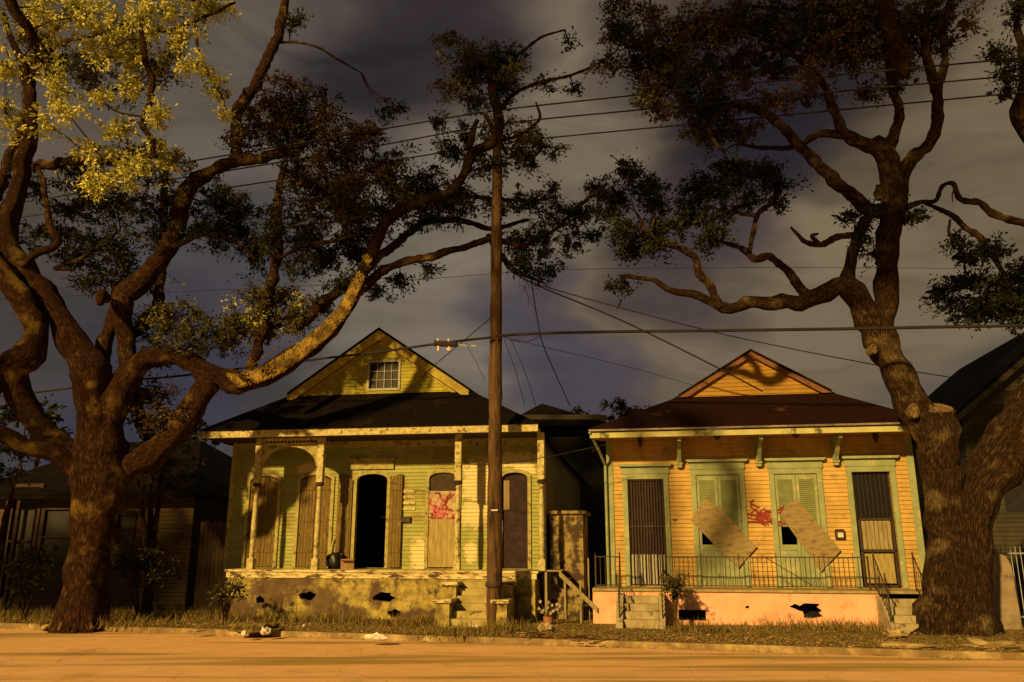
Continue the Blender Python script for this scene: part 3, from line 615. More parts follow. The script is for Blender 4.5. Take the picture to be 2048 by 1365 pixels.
# unseen limb above the picture, added to carry the shading leaves
for k, pts in enumerate(([(11,20,15,.2),(9,17,15.6,.16),(7,14,15.3,.12),(1.6,12.5,15.6,.09),(-1.5,12.5,16.2,.04)],)):
    tube(RBt, pts, seed=94+k); NR += [q[:4] for q in catmull(pts, .3)]
limb(RBt, YR-.05, YR-.05, [(1908,1270,44),(1911,1200,40),(1914,1120,36),(1916,1050,32),(1920,990,22),(1922,960,10)], NR, seed=97)
pin(RBt.build('trunk', 'bark', smooth=True), RT)
add(BLs, YR+.3, 3, .8, [(1480,110,60,50),(1560,130,60,40),(1640,90,50,50),(1700,60,60,50),(1800,90,50,50),(1350,60,50,40),(1420,60,60,40),(1300,30,50,30),(1860,60,40,50),(1600,200,50,26),(1440,170,50,36),(1500,260,40,20),(1330,220,30,20),(1740,180,30,30)])
foliage('crown', BLs, NR, RT, M['bark'], T0, dens=3.3, seed=23)

OV = []  # unseen wall of leaves added to shade the upper limbs and pole
for x in np.arange(-12.5, 8.6, 2.1):
    for z in (14.6, 16.9, 19.2, 21.5, 23.6):
        if z < 16.5 and (x < -10.3 or -4.6 < x < .6): continue
        OV.append(((float(x)+random.uniform(-.4, .4), 12.6+random.uniform(-.8, .8)+(z-15)*.12, z+random.uniform(-.3, .3)), None, 1.5, 1.2, 1.35, 1, .62))
foliage('added_shade_crown', [q for q in OV if q[0][0] < -2], ND, LT, M['bark_l'], T0, dens=1.9, seed=31, leaf=(.20, .11))
foliage('added_shade_crown', [q for q in OV if q[0][0] >= -2], NR, RT, M['bark'], T0, dens=3.0, seed=32, leaf=(.20, .11))

# ================================================================== LEFT HOUSE
A = Frame(770, 1240, 9)
HL = empty('shotgun_house', A.O, A.rz()); tag(HL, 'derelict olive shotgun double with peeling paint, turned porch posts and dark open doorway', 'house')
WY = 1.2                                     # wall sits 1.2 m behind the porch edge
W = lambda px, py: A(px, py, WY)
DK = 1.40; CE = 5.42; XL, XR = -5.85, 4.62
def xw(px, py=1040): return W(px, py)[0]
def zw(px, py): return W(px, py)[1]
ops_ = [('s', 496, 553, 952), ('s', 597, 660, 950), ('o', 711, 773, 948), ('b', 857, 915, 945), ('d', 1003, 1056, 945)]
holes = []; O5 = []
for k, x0, x1, y in ops_:
    a, c = xw(x0), xw(x1); z1 = zw((x0+x1)/2, y); O5.append((k, a, c, z1)); holes.append(arch(a, c, DK+.03, z1))
panel(rect(XL, XR, DK-.0, CE), holes, WY, .14, 'wall', 'siding_l', HL)
mb = MB(); mb.box(XL, XL+.14, WY+.141, WY+16, .3, 5.3); mb.box(XR-.14, XR, WY+.141, WY+16, .3, 5.3); mb.box(XL, XR, WY+15.9, WY+16, .3, 5.3)
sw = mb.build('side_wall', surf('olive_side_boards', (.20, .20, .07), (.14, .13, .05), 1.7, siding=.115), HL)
mb = MB(); mb.box(XL-.02, XL+.13, WY-.035, WY+.1, .9, CE); mb.box(XR-.13, XR+.02, WY-.035, WY+.1, .9, CE); mb.box(XL+.13, XR-.13, WY-.03, WY-.002, CE-.22, CE)
mb.build('corner_board', 'frame_l', HL, bevel=.006)
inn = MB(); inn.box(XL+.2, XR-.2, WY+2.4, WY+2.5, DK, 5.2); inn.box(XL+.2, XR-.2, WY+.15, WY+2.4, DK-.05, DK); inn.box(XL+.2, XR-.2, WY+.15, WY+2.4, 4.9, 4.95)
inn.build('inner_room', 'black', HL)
for i, (k, a, c, z1) in enumerate(O5):
    fw = .10
    panel(arch(a-fw, c+fw, DK+.02, z1+fw, .2), [arch(a+.005, c-.005, DK+.021+.01, z1-.005)], WY-.05, .048, 'door_frame', 'frame_l', HL)
    if k == 's':
        m = (a+c)/2; q = arch(a+.015, c-.015, DK+.05, z1-.015)
        for s, (u0, u1) in enumerate(((a+.015, m-.008), (m+.008, c-.015))):
            w = u1-u0
            top = [(u0, DK+.05), (u1, DK+.05)]+([(u1, z1-.02), (u0+w*.5, z1-.06), (u0, z1-.19)] if s == 0 else [(u1, z1-.19), (u0+w*.5, z1-.06), (u0, z1-.02)])
            sh = MB(); sh.prism(top, WY+.0, WY+.05)
            o = sh.build('shutter', 'shutter_l', HL, bevel=.004)
            bt = MB()
            for zz in (DK+.5, DK+1.45, z1-.5): bt.box(u0+.03, u1-.03, WY-.022, WY-.001, zz, zz+.09)
            bt.build('batten', 'shutter_l', o)
            h = MB(); hx = u0+.02 if s == 0 else u1-.02
            for zz in (DK+1.0, z1-.55): h.box(hx-.03, hx+.03, WY-.026, WY-.001, zz, zz+.10)
            h.build('hinge', 'iron', o)
    if k == 'o':
        for s in (-1, 1):
            u0, u1 = (a-.12-.48, a-.12) if s < 0 else (c+.11, c+.11+.40)
            sh = MB(); pl = [(u0, DK+.05), (u1, DK+.05)]+([(u1, z1-.02), (u0+.2, z1-.05), (u0, z1-.2)] if s > 0 else [(u1, z1-.2), (u0+.2, z1-.05), (u0, z1-.02)])
            sh.prism(pl, WY-.10, WY-.055); o = sh.build('shutter', 'shutter_l', HL, bevel=.004)
            bt = MB(); [bt.box(u0+.03, u1-.03, WY-.12, WY-.101, zz, zz+.09) for zz in (DK+.5, DK+1.5, DK+2.4)]; bt.build('batten', 'shutter_l', o)
        hd = MB(); hd.box(a-.25, c+.2, WY-.07, WY-.003, z1+.14, z1+.42); hd.box(a-.3, c+.25, WY-.13, WY-.003, z1+.42, z1+.5)
        hd.build('door_hood', 'frame_l', HL, bevel=.008)
    if k == 'b':
        bd = MB(); bd.box(a+.01, c-.01, WY-.02, WY+.03, DK+.06, DK+1.5); bd.build('plywood_panel', 'ply', HL, bevel=.003)
        tr = MB(); tr.prism(arch(a+.01, c-.01, DK+2.38, z1-.01), WY+.02, WY+.05); tr.build('transom_panel', 'dark_wood', HL)
        st = MB(); st.box(a+.02, c-.03, WY-.03, WY+.0, DK+1.5, DK+2.38)
        so = st.build('painted_sheet', 'sheet', HL, bevel=.003); so['label'] = 'grimy pale sheet sprayed with a red and pink scribble'
        rr = random.Random(9); g1 = MB(); g2 = MB(); cx = (a+c)/2; cz = DK+1.9
        for gmb, nst, rd in ((g1, 10, .030), (g2, 8, .018)):
            for j in range(nst):
                x_, z_ = cx+rr.uniform(-.3, .3), cz+rr.uniform(-.3, .3); an = rr.uniform(0, 6.28)
                for q in range(7):
                    an += rr.uniform(-.9, .9); nx_ = min(max(x_+math.cos(an)*.09, a+.06), c-.08); nz_ = min(max(z_+math.sin(an)*.09, DK+1.55), DK+2.32)
                    dv = Vector((nx_-x_, 0, nz_-z_)); 
                    if dv.length > .01:
                        nv = Vector((-dv.z, 0, dv.x)).normalized()*rd; yy = WY-.034-.001*j if gmb is g1 else WY-.046-.001*j
                        gmb.add([(x_-nv.x, yy, z_-nv.z), (x_+nv.x, yy, z_+nv.z), (nx_+nv.x, yy, nz_+nv.z), (nx_-nv.x, yy, nz_-nv.z)], [(0, 1, 2, 3)])
                    x_, z_ = nx_, nz_
        g1.build('graffiti_stroke', 'red_paint', so); g2.build('graffiti_stroke', 'pink_paint', so)
    if k == 'd':
        dd = MB(); dd.box(a+.02, c-.02, WY+.08, WY+.12, DK+.04, z1-.0); dd.box(a+.12, c-.12, WY+.065, WY+.08, DK+.25, DK+1.1); dd.box(a+.12, c-.12, WY+.065, WY+.08, DK+1.3, z1-.5)
        do = dd.build('door', 'purple_dark', HL, bevel=.006)
        cu = MB()
        for j in range(4): cu.box(a+.06+j*.045, a+.06+j*.045+.04, WY+.045+.008*(j % 2), WY+.06+.008*(j % 2), z1-1.15, z1-.25)
        cu.build('curtain', 'curtain', HL)
# small dark letter box and number plate strip between the doors
mb = MB(); x0, z0 = W(800, 1045); x1, z1 = W(822, 1036); mb.box(x0, x1, WY-.09, WY-.004, z0, z1); mb.box(x0-.01, x1+.01, WY-.1, WY-.002, z1, z1+.02); mb.build('mail_slot', 'iron', HL, bevel=.004)
mb = MB(); x0, z0 = W(803, 986); x1, z1 = W(832, 977)
for k in range(4): mb.box(x0, x1, WY-.03, WY-.003, z0-k*.18, z1-k*.18-.05)
mb.build('wall_slat', 'trim_l', HL)
# porch floor, foundation, posts
mb = MB(); mb.box(-5.15, 4.55, -.06, WY, DK-.07, DK); mb.build('porch_floor', 'deck_edge', HL, bevel=.008)
mb = MB(); mb.box(-5.1, 4.5, -.03, .05, DK-.24, DK-.072); mb.build('floor_beam', 'deck_edge', HL, bevel=.006)
vents = [ragged(*A(615, 1193), .28, .13, 14, .25, 1), ragged(*A(767, 1195), .30, .15, 14, .25, 2), ragged(*A(790, 1227), .2, .11, 12, .3, 3), ragged(*A(520, 1200), .16, .1, 12, .4, 4)]
xa = -5.05
panel(rect(xa, 4.45, -.1, DK-.242), vents, .0, .22, 'foundation', 'found_l', HL)
mb = MB(); mb.box(xa, 4.45, .6, .62, -.1, DK-.25); mb.build('crawl_dark_sheet', 'black', HL)  # black sheet in place of the darkness under the porch
mb = MB(); mb.box(XL, xa-.01, WY, WY+.2, -.1, DK-.01); mb.box(4.45-.2, 4.45, .23, WY+.3, -.1, DK-.25); mb.build('side_foundation', 'found_l', HL)
def post(px, py, y=.12):
    x = A(px, py, y)[0]; z = DK; t = 5.42
    mb = MB(); r = .075
    mb.box(x-.1, x+.1, y-.1, y+.1, z, z+.32)
    mb.lathe(x, y, [(z+.32, .09), (z+.36, .06), (z+.45, .085), (z+.55, .06), (z+.7, .075), (z+1.3, .085), (z+1.9, .07), (z+2.35, .055), (z+2.42, .08), (z+2.5, .06)], 12)
    mb.box(x-.1, x+.1, y-.1, y+.1, z+2.62, t)
    o = mb.build('porch_post', 'trim_l', HL, bevel=.005)
    c = MB(); c.lathe(x, y, [(z+2.5, .06), (z+2.52, .13), (z+2.60, .13), (z+2.62, .09)], 12); c.build('collar', 'dark_wood', o)
    return x
xp = [post(512, 1000), post(638, 1000), post(916, 1000)]
post(1083, 1000)
# frieze with spindles and arched bracket in the first bay
a, c = xp[0]+.1, xp[1]-.1; mb = MB()
z_a = A(570, 887, .12)[1]; mb.box(a, c, .07, .17, z_a-.06, z_a); mb.box(a, c, .08, .16, 5.34, 5.42)
n = 15
for i in range(n):
    x = a+(c-a)*(i+.5)/n; mb.bar((x, .12, z_a), (x, .12, 5.34), .022, 6)
mb.build('spindle_frieze', 'trim_l', HL)
arc = [(a, z_a-.061), (c, z_a-.061), (c, z_a-.8)]
arc += [(a+(c-a)*.5+(c-a)*.46*math.cos(math.pi*i/14), z_a-.72+.60*math.sin(math.pi*i/14)) for i in range(15)]+[(a, z_a-.8)]
panel(arc, [], .09, .06, 'arched_bracket', 'frame_l', HL)
# ceiling, beam, fascia, roofs
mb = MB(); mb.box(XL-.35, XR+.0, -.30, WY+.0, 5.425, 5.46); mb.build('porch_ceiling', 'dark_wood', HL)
mb = MB(); mb.box(XL-.36, XR-.0, -.42, -.33, 5.40, 5.62); mb.box(XL-.3, XR, .04, .2, 5.462, 5.6); mb.build('fascia', 'trim_l', HL, bevel=.008)
mb = MB(); mb.bar((XR-.05, -.37, 5.5), (XR+.02, .6, 5.30), .05, 8); mb.bar((XR+.02, .6, 5.30), (XR+.0, WY-.12, 5.0), .045, 8); mb.bar((XR+.0, WY-.12, 5.0), (XR+.0, WY-.12, .3), .045, 8); mb.build('downspout', 'trim_l', HL)
AX, AZ, SL = -.9, 9.14, .69
zt = 7.0; xa_ = AX-(AZ-zt)/SL; xb_ = AX+(AZ-zt)/SL; xe0, xe1 = XL-.4, XR+.16
C_, D_ = (XL-.36, -.46), (XR-.02, -.46)
rf = MB()
rf.add([(xa_, WY+.02, zt), (xb_, WY+.02, zt), (D_[0], D_[1], 5.66), (C_[0], C_[1], 5.66), (xe0, WY+.3, AZ-SL*(AX-xe0)+.12), (xe1, WY+.3, AZ-SL*(xe1-AX)+.12)],
       [(3, 2, 1, 0), (4, 3, 0), (2, 5, 1)])
o = rf.build('porch_roof', 'shingle_l', HL); s = o.modifiers.new('t', 'SOLIDIFY'); s.thickness = .05; s.offset = -1
def slab(x0, z0, x1, z1, ya, yb, th=.09):
    mb = MB(); mb.add([(x0, ya, z0), (x1, ya, z1), (x1, yb, z1), (x0, yb, z0), (x0, ya, z0-th), (x1, ya, z1-th), (x1, yb, z1-th), (x0, yb, z0-th)],
        [(0, 1, 2, 3), (7, 6, 5, 4), (0, 4, 5, 1), (1, 5, 6, 2), (2, 6, 7, 3), (3, 7, 4, 0)]); return mb
def main_roof(par, mat, OHG, AX, AZ, SL, xe0, xe1, xa, xb, zt, WY, back):
    mb = MB()
    for xe, xt in ((xe0, xa), (xe1, xb)):
        q = slab(xt, zt, AX, AZ, WY-OHG, WY+.05) if xe < AX else slab(AX, AZ, xt, zt, WY-OHG, WY+.05)
        mb.add(q.v, q.f)
        ze = AZ-SL*abs(AX-xe)
        q = slab(xe, ze, AX, AZ, WY+.051, back) if xe < AX else slab(AX, AZ, xe, ze, WY+.051, back)
        mb.add(q.v, q.f)
    return mb.build('roof', mat, par)
ro = main_roof(HL, 'shingle_l', .22, AX, AZ+.06, SL, xe0, xe1, xa_, xb_, zt+.06, WY, WY+16.5)
x0, z0 = W(738, 778); x1, z1 = W(798, 724)
panel([(xa_-.6, zt-.41), (xb_+.6, zt-.41), (xb_, zt), (AX, AZ-.04), (xa_, zt)], [rect(x0, x1, z0, z1)], WY, .12, 'gable', 'gable_l', HL)
for s in (-1, 1):
    xe = xa_ if s < 0 else xb_
    mb = MB(); mb.prism([(AX, AZ-.035), (xe, zt-.03), (xe-s*.0, zt-.34), (AX, AZ-.37)], WY-.20, WY-.15)
    mb.build('rake_board', 'rake_l', HL)
    mb = MB(); mb.prism([(AX, AZ-.37), (xe-s*.45, zt-.05), (xe-s*.55, zt-.09), (AX, AZ-.47)], WY-.05, WY-.003); mb.build('gable_trim', 'rake_l', HL)
    mb = MB(); mb.prism([(AX, AZ-.033), (xe, zt-.033), (xe, zt-.06), (AX, AZ-.06)], WY-.15, WY-.001); mb.build('rake_soffit', 'rake_l', HL)
fo = MB(); fo.box(x0-.07, x1+.07, WY-.04, WY+.05, z0-.08, z0); fo.box(x0-.07, x1+.07, WY-.04, WY+.05, z1, z1+.07); fo.box(x0-.07, x0, WY-.04, WY+.05, z0, z1); fo.box(x1, x1+.07, WY-.04, WY+.05, z0, z1)
wn = fo.build('gable_window', 'white_frame', HL, bevel=.005)
mb = MB(); mb.box(x0, x1, WY+.07, WY+.08, z0, z1); mb.build('pane', 'glass', wn)
mb = MB()
for i in (1, 2, 3): x = x0+(x1-x0)*i/4; mb.box(x-(.014 if i == 2 else .008), x+(.014 if i == 2 else .008), WY+.03, WY+.068, z0, z1)
for i in (1, 2): z = z0+(z1-z0)*i/3; mb.box(x0, x1, WY+.036, WY+.062, z-.009, z+.009)
mb.build('muntins', 'white_frame', wn)
# front steps with stepped cheek walls
sx0, sx1 = A(925, 1200)[0], A(1004, 1200)[0]
mb = MB(); nst = 7
for i in range(nst):
    z = (DK-.1)*(nst-i)/(nst+0)-.19; y = -.04-.24*i
    mb.box(sx0, sx1, y-.24+.0, y, -.1, z)
mb.build('front_steps', surf('yellowed_steps', (.38, .33, .14), (.27, .23, .09), 3, c3=(.12, .09, .05), t3=.6, bump=.5), HL, bevel=.012)
for (u0, u1) in ((sx0-.42, sx0-.02), (sx1+.02, sx1+.40)):
    mb = MB(); mb.box(u0, u1, -.78, -.035, -.1, 1.02); mb.box(u0, u1, -1.55, -.781, -.1, .60)
    o = mb.build('stair_cheek', 'found_l', HL, bevel=.01)
    mb = MB(); mb.box(u0-.06, u1+.06, -.86, -.07, 1.02, 1.12); mb.box(u0-.06, u1+.06, -1.62, -.80, .602, .70); mb.build('cap', 'deck_edge', o, bevel=.012)

# things standing on the left porch
def w2(fr, x, y, z): return fr.w(x, y, z)
x, z = A(668, 1110, .75)
bag = MB(); bm = bmesh.new(); bmesh.ops.create_icosphere(bm, subdivisions=3, radius=1)
for v in bm.verts:
    n = noise.noise(v.co*1.7); v.co = Vector((v.co.x*.24, v.co.y*.2, (v.co.z+.9)*.26))*(1+.28*n)
    if v.co.z < 0: v.co.z = 0
bag.add([v.co.copy() for v in bm.verts], [[v.index for v in f.verts] for f in bm.faces]); bm.free()
tag(bag.build('rubbish_bag', surf('black_plastic_bag', (.02, .02, .024), (.012, .012, .016), 8, rough=.35), loc=w2(A, x, .75, DK), rotz=A.rz(), smooth=True), 'black rubbish bag slumped on the derelict porch left of the dark doorway', 'bag')
ct = MB(); ct.box(-.2, .2, -.16, .16, 0, .30); ct.box(-.2, .2, -.30, -.165, .26, .30); ct.box(-.2, .2, .165, .30, .27, .31)
tag(ct.build('cardboard_box', 'cardboard', loc=w2(A, x+.42, .85, DK), rotz=A.rz()+.3, bevel=.004), 'open cardboard box on the derelict porch beside the black bag', 'box')
ch = empty('wooden_chair', w2(A, x-.02, 1.0, DK), A.rz()+.2); tag(ch, 'pale bentwood chair standing behind the rubbish bag on the porch', 'chair')
mb = MB(); mb.box(-.2, .2, -.2, .2, .43, .47); mb.build('seat', 'pale_wood', ch, bevel=.008)
mb = MB()
for i in range(9):
    a0 = math.pi*i/9; a1 = math.pi*(i+1)/9
    mb.bar((.19*math.cos(a0), .18, .62+.36*math.sin(a0)), (.19*math.cos(a1), .18, .62+.36*math.sin(a1)), .022, 6)
mb.bar((.19, .18, .47), (.19, .18, .62), .022); mb.bar((-.19, .18, .47), (-.19, .18, .62), .022); mb.bar((0, .18, .47), (0, .18, .95), .016)
mb.build('backrest', 'trim_l', ch)
for sx in (-1, 1):
    for sy in (-1, 1): MB().bar((sx*.17, sy*.17, .43), (sx*.19, sy*.19, 0), .02, 6, .015).build('leg', 'pale_wood', ch)

# ================================================================== RIGHT HOUSE
B = Frame(1470, 1250, 10)
HR = empty('shotgun_house', B.O, B.rz()); tag(HR, 'peach shotgun double with sage green doors, iron railing and salmon foundation', 'house')
V = lambda px, py: B(px, py, WY)
RD = .93; RX0, RX1 = -3.45, 5.45; RC = 5.28
dr = [(1258, 1331, 959), (1397, 1485, 950), (1556, 1643, 948), (1714, 1792, 944)]
RO = []
for x0, x1, y in dr:
    a = V(x0, 1060)[0]; c = V(x1, 1060)[0]; RO.append((a, c, V((x0+x1)/2, y)[1]))
panel(rect(RX0, RX1, RD, RC), [rect(a, c, RD+.02, z) for a, c, z in RO], WY, .14, 'wall', 'siding_r', HR)
mb = MB(); mb.box(RX0, RX0+.14, WY+.141, WY+15, .3, 5.2); mb.box(RX1-.14, RX1, WY+.141, WY+15, .3, 5.2); mb.box(RX0, RX1, WY+14.9, WY+15, .3, 5.2); mb.build('side_wall', 'siding_r', HR)
mb = MB(); mb.box(RX0-.02, RX0+.17, WY-.035, WY-.002, RD, RC); mb.box(RX1-.17, RX1+.02, WY-.035, WY-.002, RD, RC); mb.box(RX0-.02, RX0-.001, WY-.0, WY+.14, RD, RC); mb.build('corner_board', 'green', HR, bevel=.006)
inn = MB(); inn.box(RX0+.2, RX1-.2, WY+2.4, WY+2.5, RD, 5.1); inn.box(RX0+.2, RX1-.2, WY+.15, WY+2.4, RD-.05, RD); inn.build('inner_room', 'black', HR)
for i, (a, c, z1) in enumerate(RO):
    mb = MB(); f = .15
    mb.box(a-f, a, WY-.05, WY+.02, RD+.01, z1+.001); mb.box(c, c+f, WY-.05, WY+.02, RD+.01, z1+.001); mb.box(a-f, c+f, WY-.052, WY+.02, z1+.002, z1+.16)
    mb.build('door_frame', 'green', HR, bevel=.006)
    mb = MB(); mb.box(a-f-.03, c+f+.03, WY-.07, WY-.003, z1+.162, z1+.38); mb.prism([(a-f-.08, z1+.382), (c+f+.08, z1+.382), (c+f+.14, z1+.46), (a-f-.14, z1+.46)], WY-.17, WY-.003)
    mb.build('door_hood', 'green', HR, bevel=.006)
    m = (a+c)/2
    if i == 0:     # security door with bars, white slatted lower panel
        mb = MB(); mb.box(a+.01, c-.01, WY+.08, WY+.1, RD+.03, z1-.01); dd = mb.build('door', 'purple_dark', HR)
        mb = MB(); n = 13
        for k in range(n): x = a+.03+(c-a-.06)*k/(n-1); mb.box(x-.011, x+.011, WY+.02, WY+.04, RD+.04, z1-.02)
        mb.box(a, c, WY+.015, WY+.045, RD+1.72, RD+1.76); mb.box(a, c, WY+.015, WY+.045, z1-.04, z1-.0); mb.build('security_bars', 'iron', dd)
        mb = MB(); n = 9
        for k in range(n): x = a+.02+(c-a-.04)*(k+.5)/n; mb.box(x-.042, x+.042, WY+.05, WY+.07, RD+.06, RD+.92)
        mb.build('slat_panel', 'white_frame', dd)
    if i in (1, 2):   # louvred double shutters
        for s in (-1, 1):
            u0, u1 = (a+.01, m-.006) if s < 0 else (m+.006, c-.01)
            mb = MB(); yy0, yy1 = WY+.0, WY+.05; e = .085
            mb.box(u0, u0+e, yy0, yy1, RD+.03, z1-.01); mb.box(u1-e, u1, yy0, yy1, RD+.03, z1-.01)
            for zz in (RD+.03, RD+1.05, z1-.17): mb.box(u0+e, u1-e, yy0+.001, yy1, zz, zz+.16)
            if not (i == 2 and s < 0) : mb.box(u0+e, u1-e, yy0+.02, yy1-.01, RD+.19, RD+1.05)
            else: mb.box(u0+e, u1-e, yy0+.02, yy1-.01, RD+.19, RD+1.05)
            sh = mb.build('shutter', 'green', HR, bevel=.005)
            lv = MB(); z = RD+1.24 if not (s < 0) else RD+1.72
            while z < z1-.2:
                lv.add([(u0+e, yy0+.006, z), (u1-e, yy0+.006, z), (u1-e, yy1-.006, z+.06), (u0+e, yy1-.006, z+.06), (u0+e, yy0+.006, z+.008), (u1-e, yy0+.006, z+.008), (u1-e, yy1-.006, z+.068), (u0+e, yy1-.006, z+.068)],
                       [(0,3,2,1),(4,5,6,7),(0,1,5,4),(1,2,6,5),(2,3,7,6),(3,0,4,7)]); z += .058
            lv.build('louvres', 'green_dk', sh)
    if i == 3:
        mb = MB(); mb.box(a+.03, c-.03, WY+.09, WY+.11, RD+.03, z1); dd = mb.build('door', 'black', HR)
        mb = MB()
        for (p, q, r, s) in ((a+.05, a+.11, RD+.02, RD+1.95), (c-.11, c-.05, RD+.02, RD+1.95), (a+.05, c-.05, RD+.02, RD+.10), (a+.05, c-.05, RD+1.0, RD+1.07), (a+.05, c-.05, RD+1.9, RD+1.96)): mb.box(p, q, WY-.02, WY+.02, r, s)
        mb.build('security_frame', 'iron', dd)
        mb = MB(); mb.box(a+.14, c-.14, WY+.0, WY+.03, RD+.14, RD+.96); mb.build('lower_panel', 'ply', dd, bevel=.01)
        mb = MB(); n = 7
        for k in range(n): x = a+.13+(c-a-.26)*(k+.5)/n; mb.box(x-.05, x+.05, WY+.0, WY+.03+.01*(k % 2), RD+1.08, RD+1.88)
        mb.build('boarded_window', 'pale_wood', dd)
        mb = MB(); n = 9
        for k in range(n): x = a+.05+(c-a-.1)*k/(n-1); mb.box(x-.008, x+.008, WY+.05, WY+.06, RD+1.97, z1)
        mb.build('security_bars', 'iron', dd)
# eave brackets
for px in (1357, 1515, 1668):
    x = V(px, 900)[0]; mb = MB()
    mb.prism([(x-.07, 4.42), (x+.07, 4.42), (x+.07, RC), (x-.07, RC)], WY-.16, WY-.003)
    pr = [(WY-.16, RC), (.16, RC), (.16, RC-.16), (.42, RC-.22), (.62, RC-.36), (WY-.3, RC-.62), (WY-.16, RC-.8)]
    n = len(pr); mb.add([(x-.055, y, z) for y, z in pr]+[(x+.055, y, z) for y, z in pr], [tuple(range(n)), tuple(range(2*n-1, n-1, -1))]+[(i+n, (i+1) % n+n, (i+1) % n, i) for i in range(n)])
    mb.box(x-.09, x+.09, WY-.2, WY-.162, 4.5, 4.56)
    mb.build('eave_bracket', 'green', HR)
# graffiti on the wall between the boarded doors
rr = random.Random(4); g = MB(); gx0, gz0 = V(1491, 1060); gx1, gz1 = V(1548, 1012)
for j in range(34):
    x_, z_ = rr.gauss((gx0+gx1)/2, (gx1-gx0)*.24), rr.gauss((gz0+gz1)/2, (gz1-gz0)*.22); an = rr.choice((0, .3, 3.0, 1.2)); yy = WY-.004-.0004*j
    for q in range(5):
        an += rr.uniform(-.7, .7); nx_ = x_+math.cos(an)*.09; nz_ = z_+math.sin(an)*.055
        dv = Vector((nx_-x_, 0, nz_-z_))
        if dv.length > .015:
            nv = Vector((-dv.z, 0, dv.x)).normalized()*.022; g.add([(x_-nv.x, yy, z_-nv.z), (x_+nv.x, yy, z_+nv.z), (nx_+nv.x, yy, nz_+nv.z), (nx_-nv.x, yy, nz_-nv.z)], [(0, 1, 2, 3)])
        x_, z_ = nx_, nz_
g.build('graffiti_stroke', 'red_paint', HR)
# deck, foundation, steps
dx0, dx1 = -3.9, 3.82
mb = MB(); mb.box(dx0, 5.35, -.06, WY, RD-.07, RD); mb.build('porch_floor', surf('grey_porch_boards', (.34, .29, .15), (.24, .2, .1), 5), HR, bevel=.006)
hl = [rect(B(1357, 1230)[0], B(1412, 1230)[0], .09, B(1380, 1220)[1]), ragged(*B(1495, 1215), .055, .04, 10, .2, 5),
      [B(*q) for q in ((1578,1214),(1590,1208),(1600,1212),(1608,1207),(1640,1208),(1636,1216),(1645,1222),(1640,1228),(1648,1234),(1625,1238),(1608,1236),(1606,1224),(1598,1222),(1590,1218))]]
panel(rect(dx0, dx1, -.1, RD-.072), hl, .0, .18, 'foundation', 'found_r', HR)
mb = MB(); mb.box(dx0, dx1, .5, .52, -.1, RD-.08); mb.build('crawl_dark_sheet', 'black', HR)
mb = MB(); mb.box(dx1-.18, dx1, .185, WY, -.1, RD-.072); mb.box(dx0, dx0+.18, .185, WY, -.1, RD-.072); mb.build('side_foundation', 'found_r', HR)
def steps(x0, x1, n, tread, top, cheeks):
    mb = MB()
    for i in range(n): mb.box(x0, x1, -.07-tread*(i+1), -.07-tread*i, -.1, top*(n-i)/(n+1))
    o = mb.build('front_steps', 'concrete', HR, bevel=.012)
    for (a, c) in cheeks:
        q = MB(); pr = [(-.065, -.1), (-.065, top-.12), (-.4, top-.14), (-.07-tread*n-.05, .22), (-.07-tread*n-.18, .12), (-.07-tread*n-.18, -.1)]; m = len(pr)
        q.add([(a, y, z) for y, z in pr]+[(c, y, z) for y, z in pr], [tuple(range(m)), tuple(range(2*m-1, m-1, -1))]+[(i+m, (i+1) % m+m, (i+1) % m, i) for i in range(m)])
        q.build('stair_cheek', 'concrete', HR, bevel=.012)
lx0, lx1 = B(1250, 1230)[0], B(1318, 1230)[0]
steps(lx0, lx1, 4, .27, RD, ((lx0-.2, lx0-.005), (lx1+.005, lx1+.17)))
rx0, rx1 = B(1762, 1230)[0], B(1836, 1230)[0]
steps(rx0, rx1, 4, .27, RD, ((rx0-.1, rx0-.005),))
def railing(x0, x1, skip=()):
    mb = MB(); z0, z1 = RD+.08, RD+.86
    mb.box(x0, x1, -.03, .0, z1, z1+.03); mb.box(x0, x1, -.03, .0, z0, z0+.025); n = int((x1-x0)/.125)
    for i in range(n+1):
        x = x0+(x1-x0)*i/n; mb.box(x-.009, x+.009, -.024, -.006, z0+.025, z1+(.0 if i % 8 else .12))
    for x in (x0, x1): mb.box(x-.02, x+.02, -.035, .005, RD, z1+.05)
    mb.build('iron_railing', 'iron', HR)
railing(B(1332, 1150)[0], B(1738, 1150)[0]); railing(dx0+.1, lx0-.1); 
for (x, lean) in ((lx0-.1, 0), (lx1+.1, 0), (rx0-.06, .0), (rx1+.02, .0)):
    mb = MB(); yb = -.07-.27*4-.02
    mb.bar((x, -.05, RD), (x, -.05, RD+1.02), .022, 4); mb.bar((x, yb, .0), (x, yb, .95), .026, 4); mb.bar((x, yb, .95), (x, yb, 1.12), .034, 4, .004)
    mb.bar((x, -.05, RD+.95), (x, yb, .92), .018, 4); mb.bar((x, -.05, RD+.12), (x, yb, .15), .014, 4)
    for k in range(1, 7): t = k/7; mb.bar((x, -.05+(yb+.05)*t, RD+.12+(.15-RD-.12)*t), (x, -.05+(yb+.05)*t, RD+.95+(.92-RD-.95)*t), .009, 4)
    mb.build('step_handrail', 'iron', HR)
# fallen diagonal bar along the railing
mb = MB(); a0 = B(1525, 1112, -.06); b0 = B(1625, 1172, -.06); mb.bar((a0[0], -.05, a0[1]), (b0[0], -.05, b0[1]), .011, 5); mb.build('loose_bar', 'iron', HR)
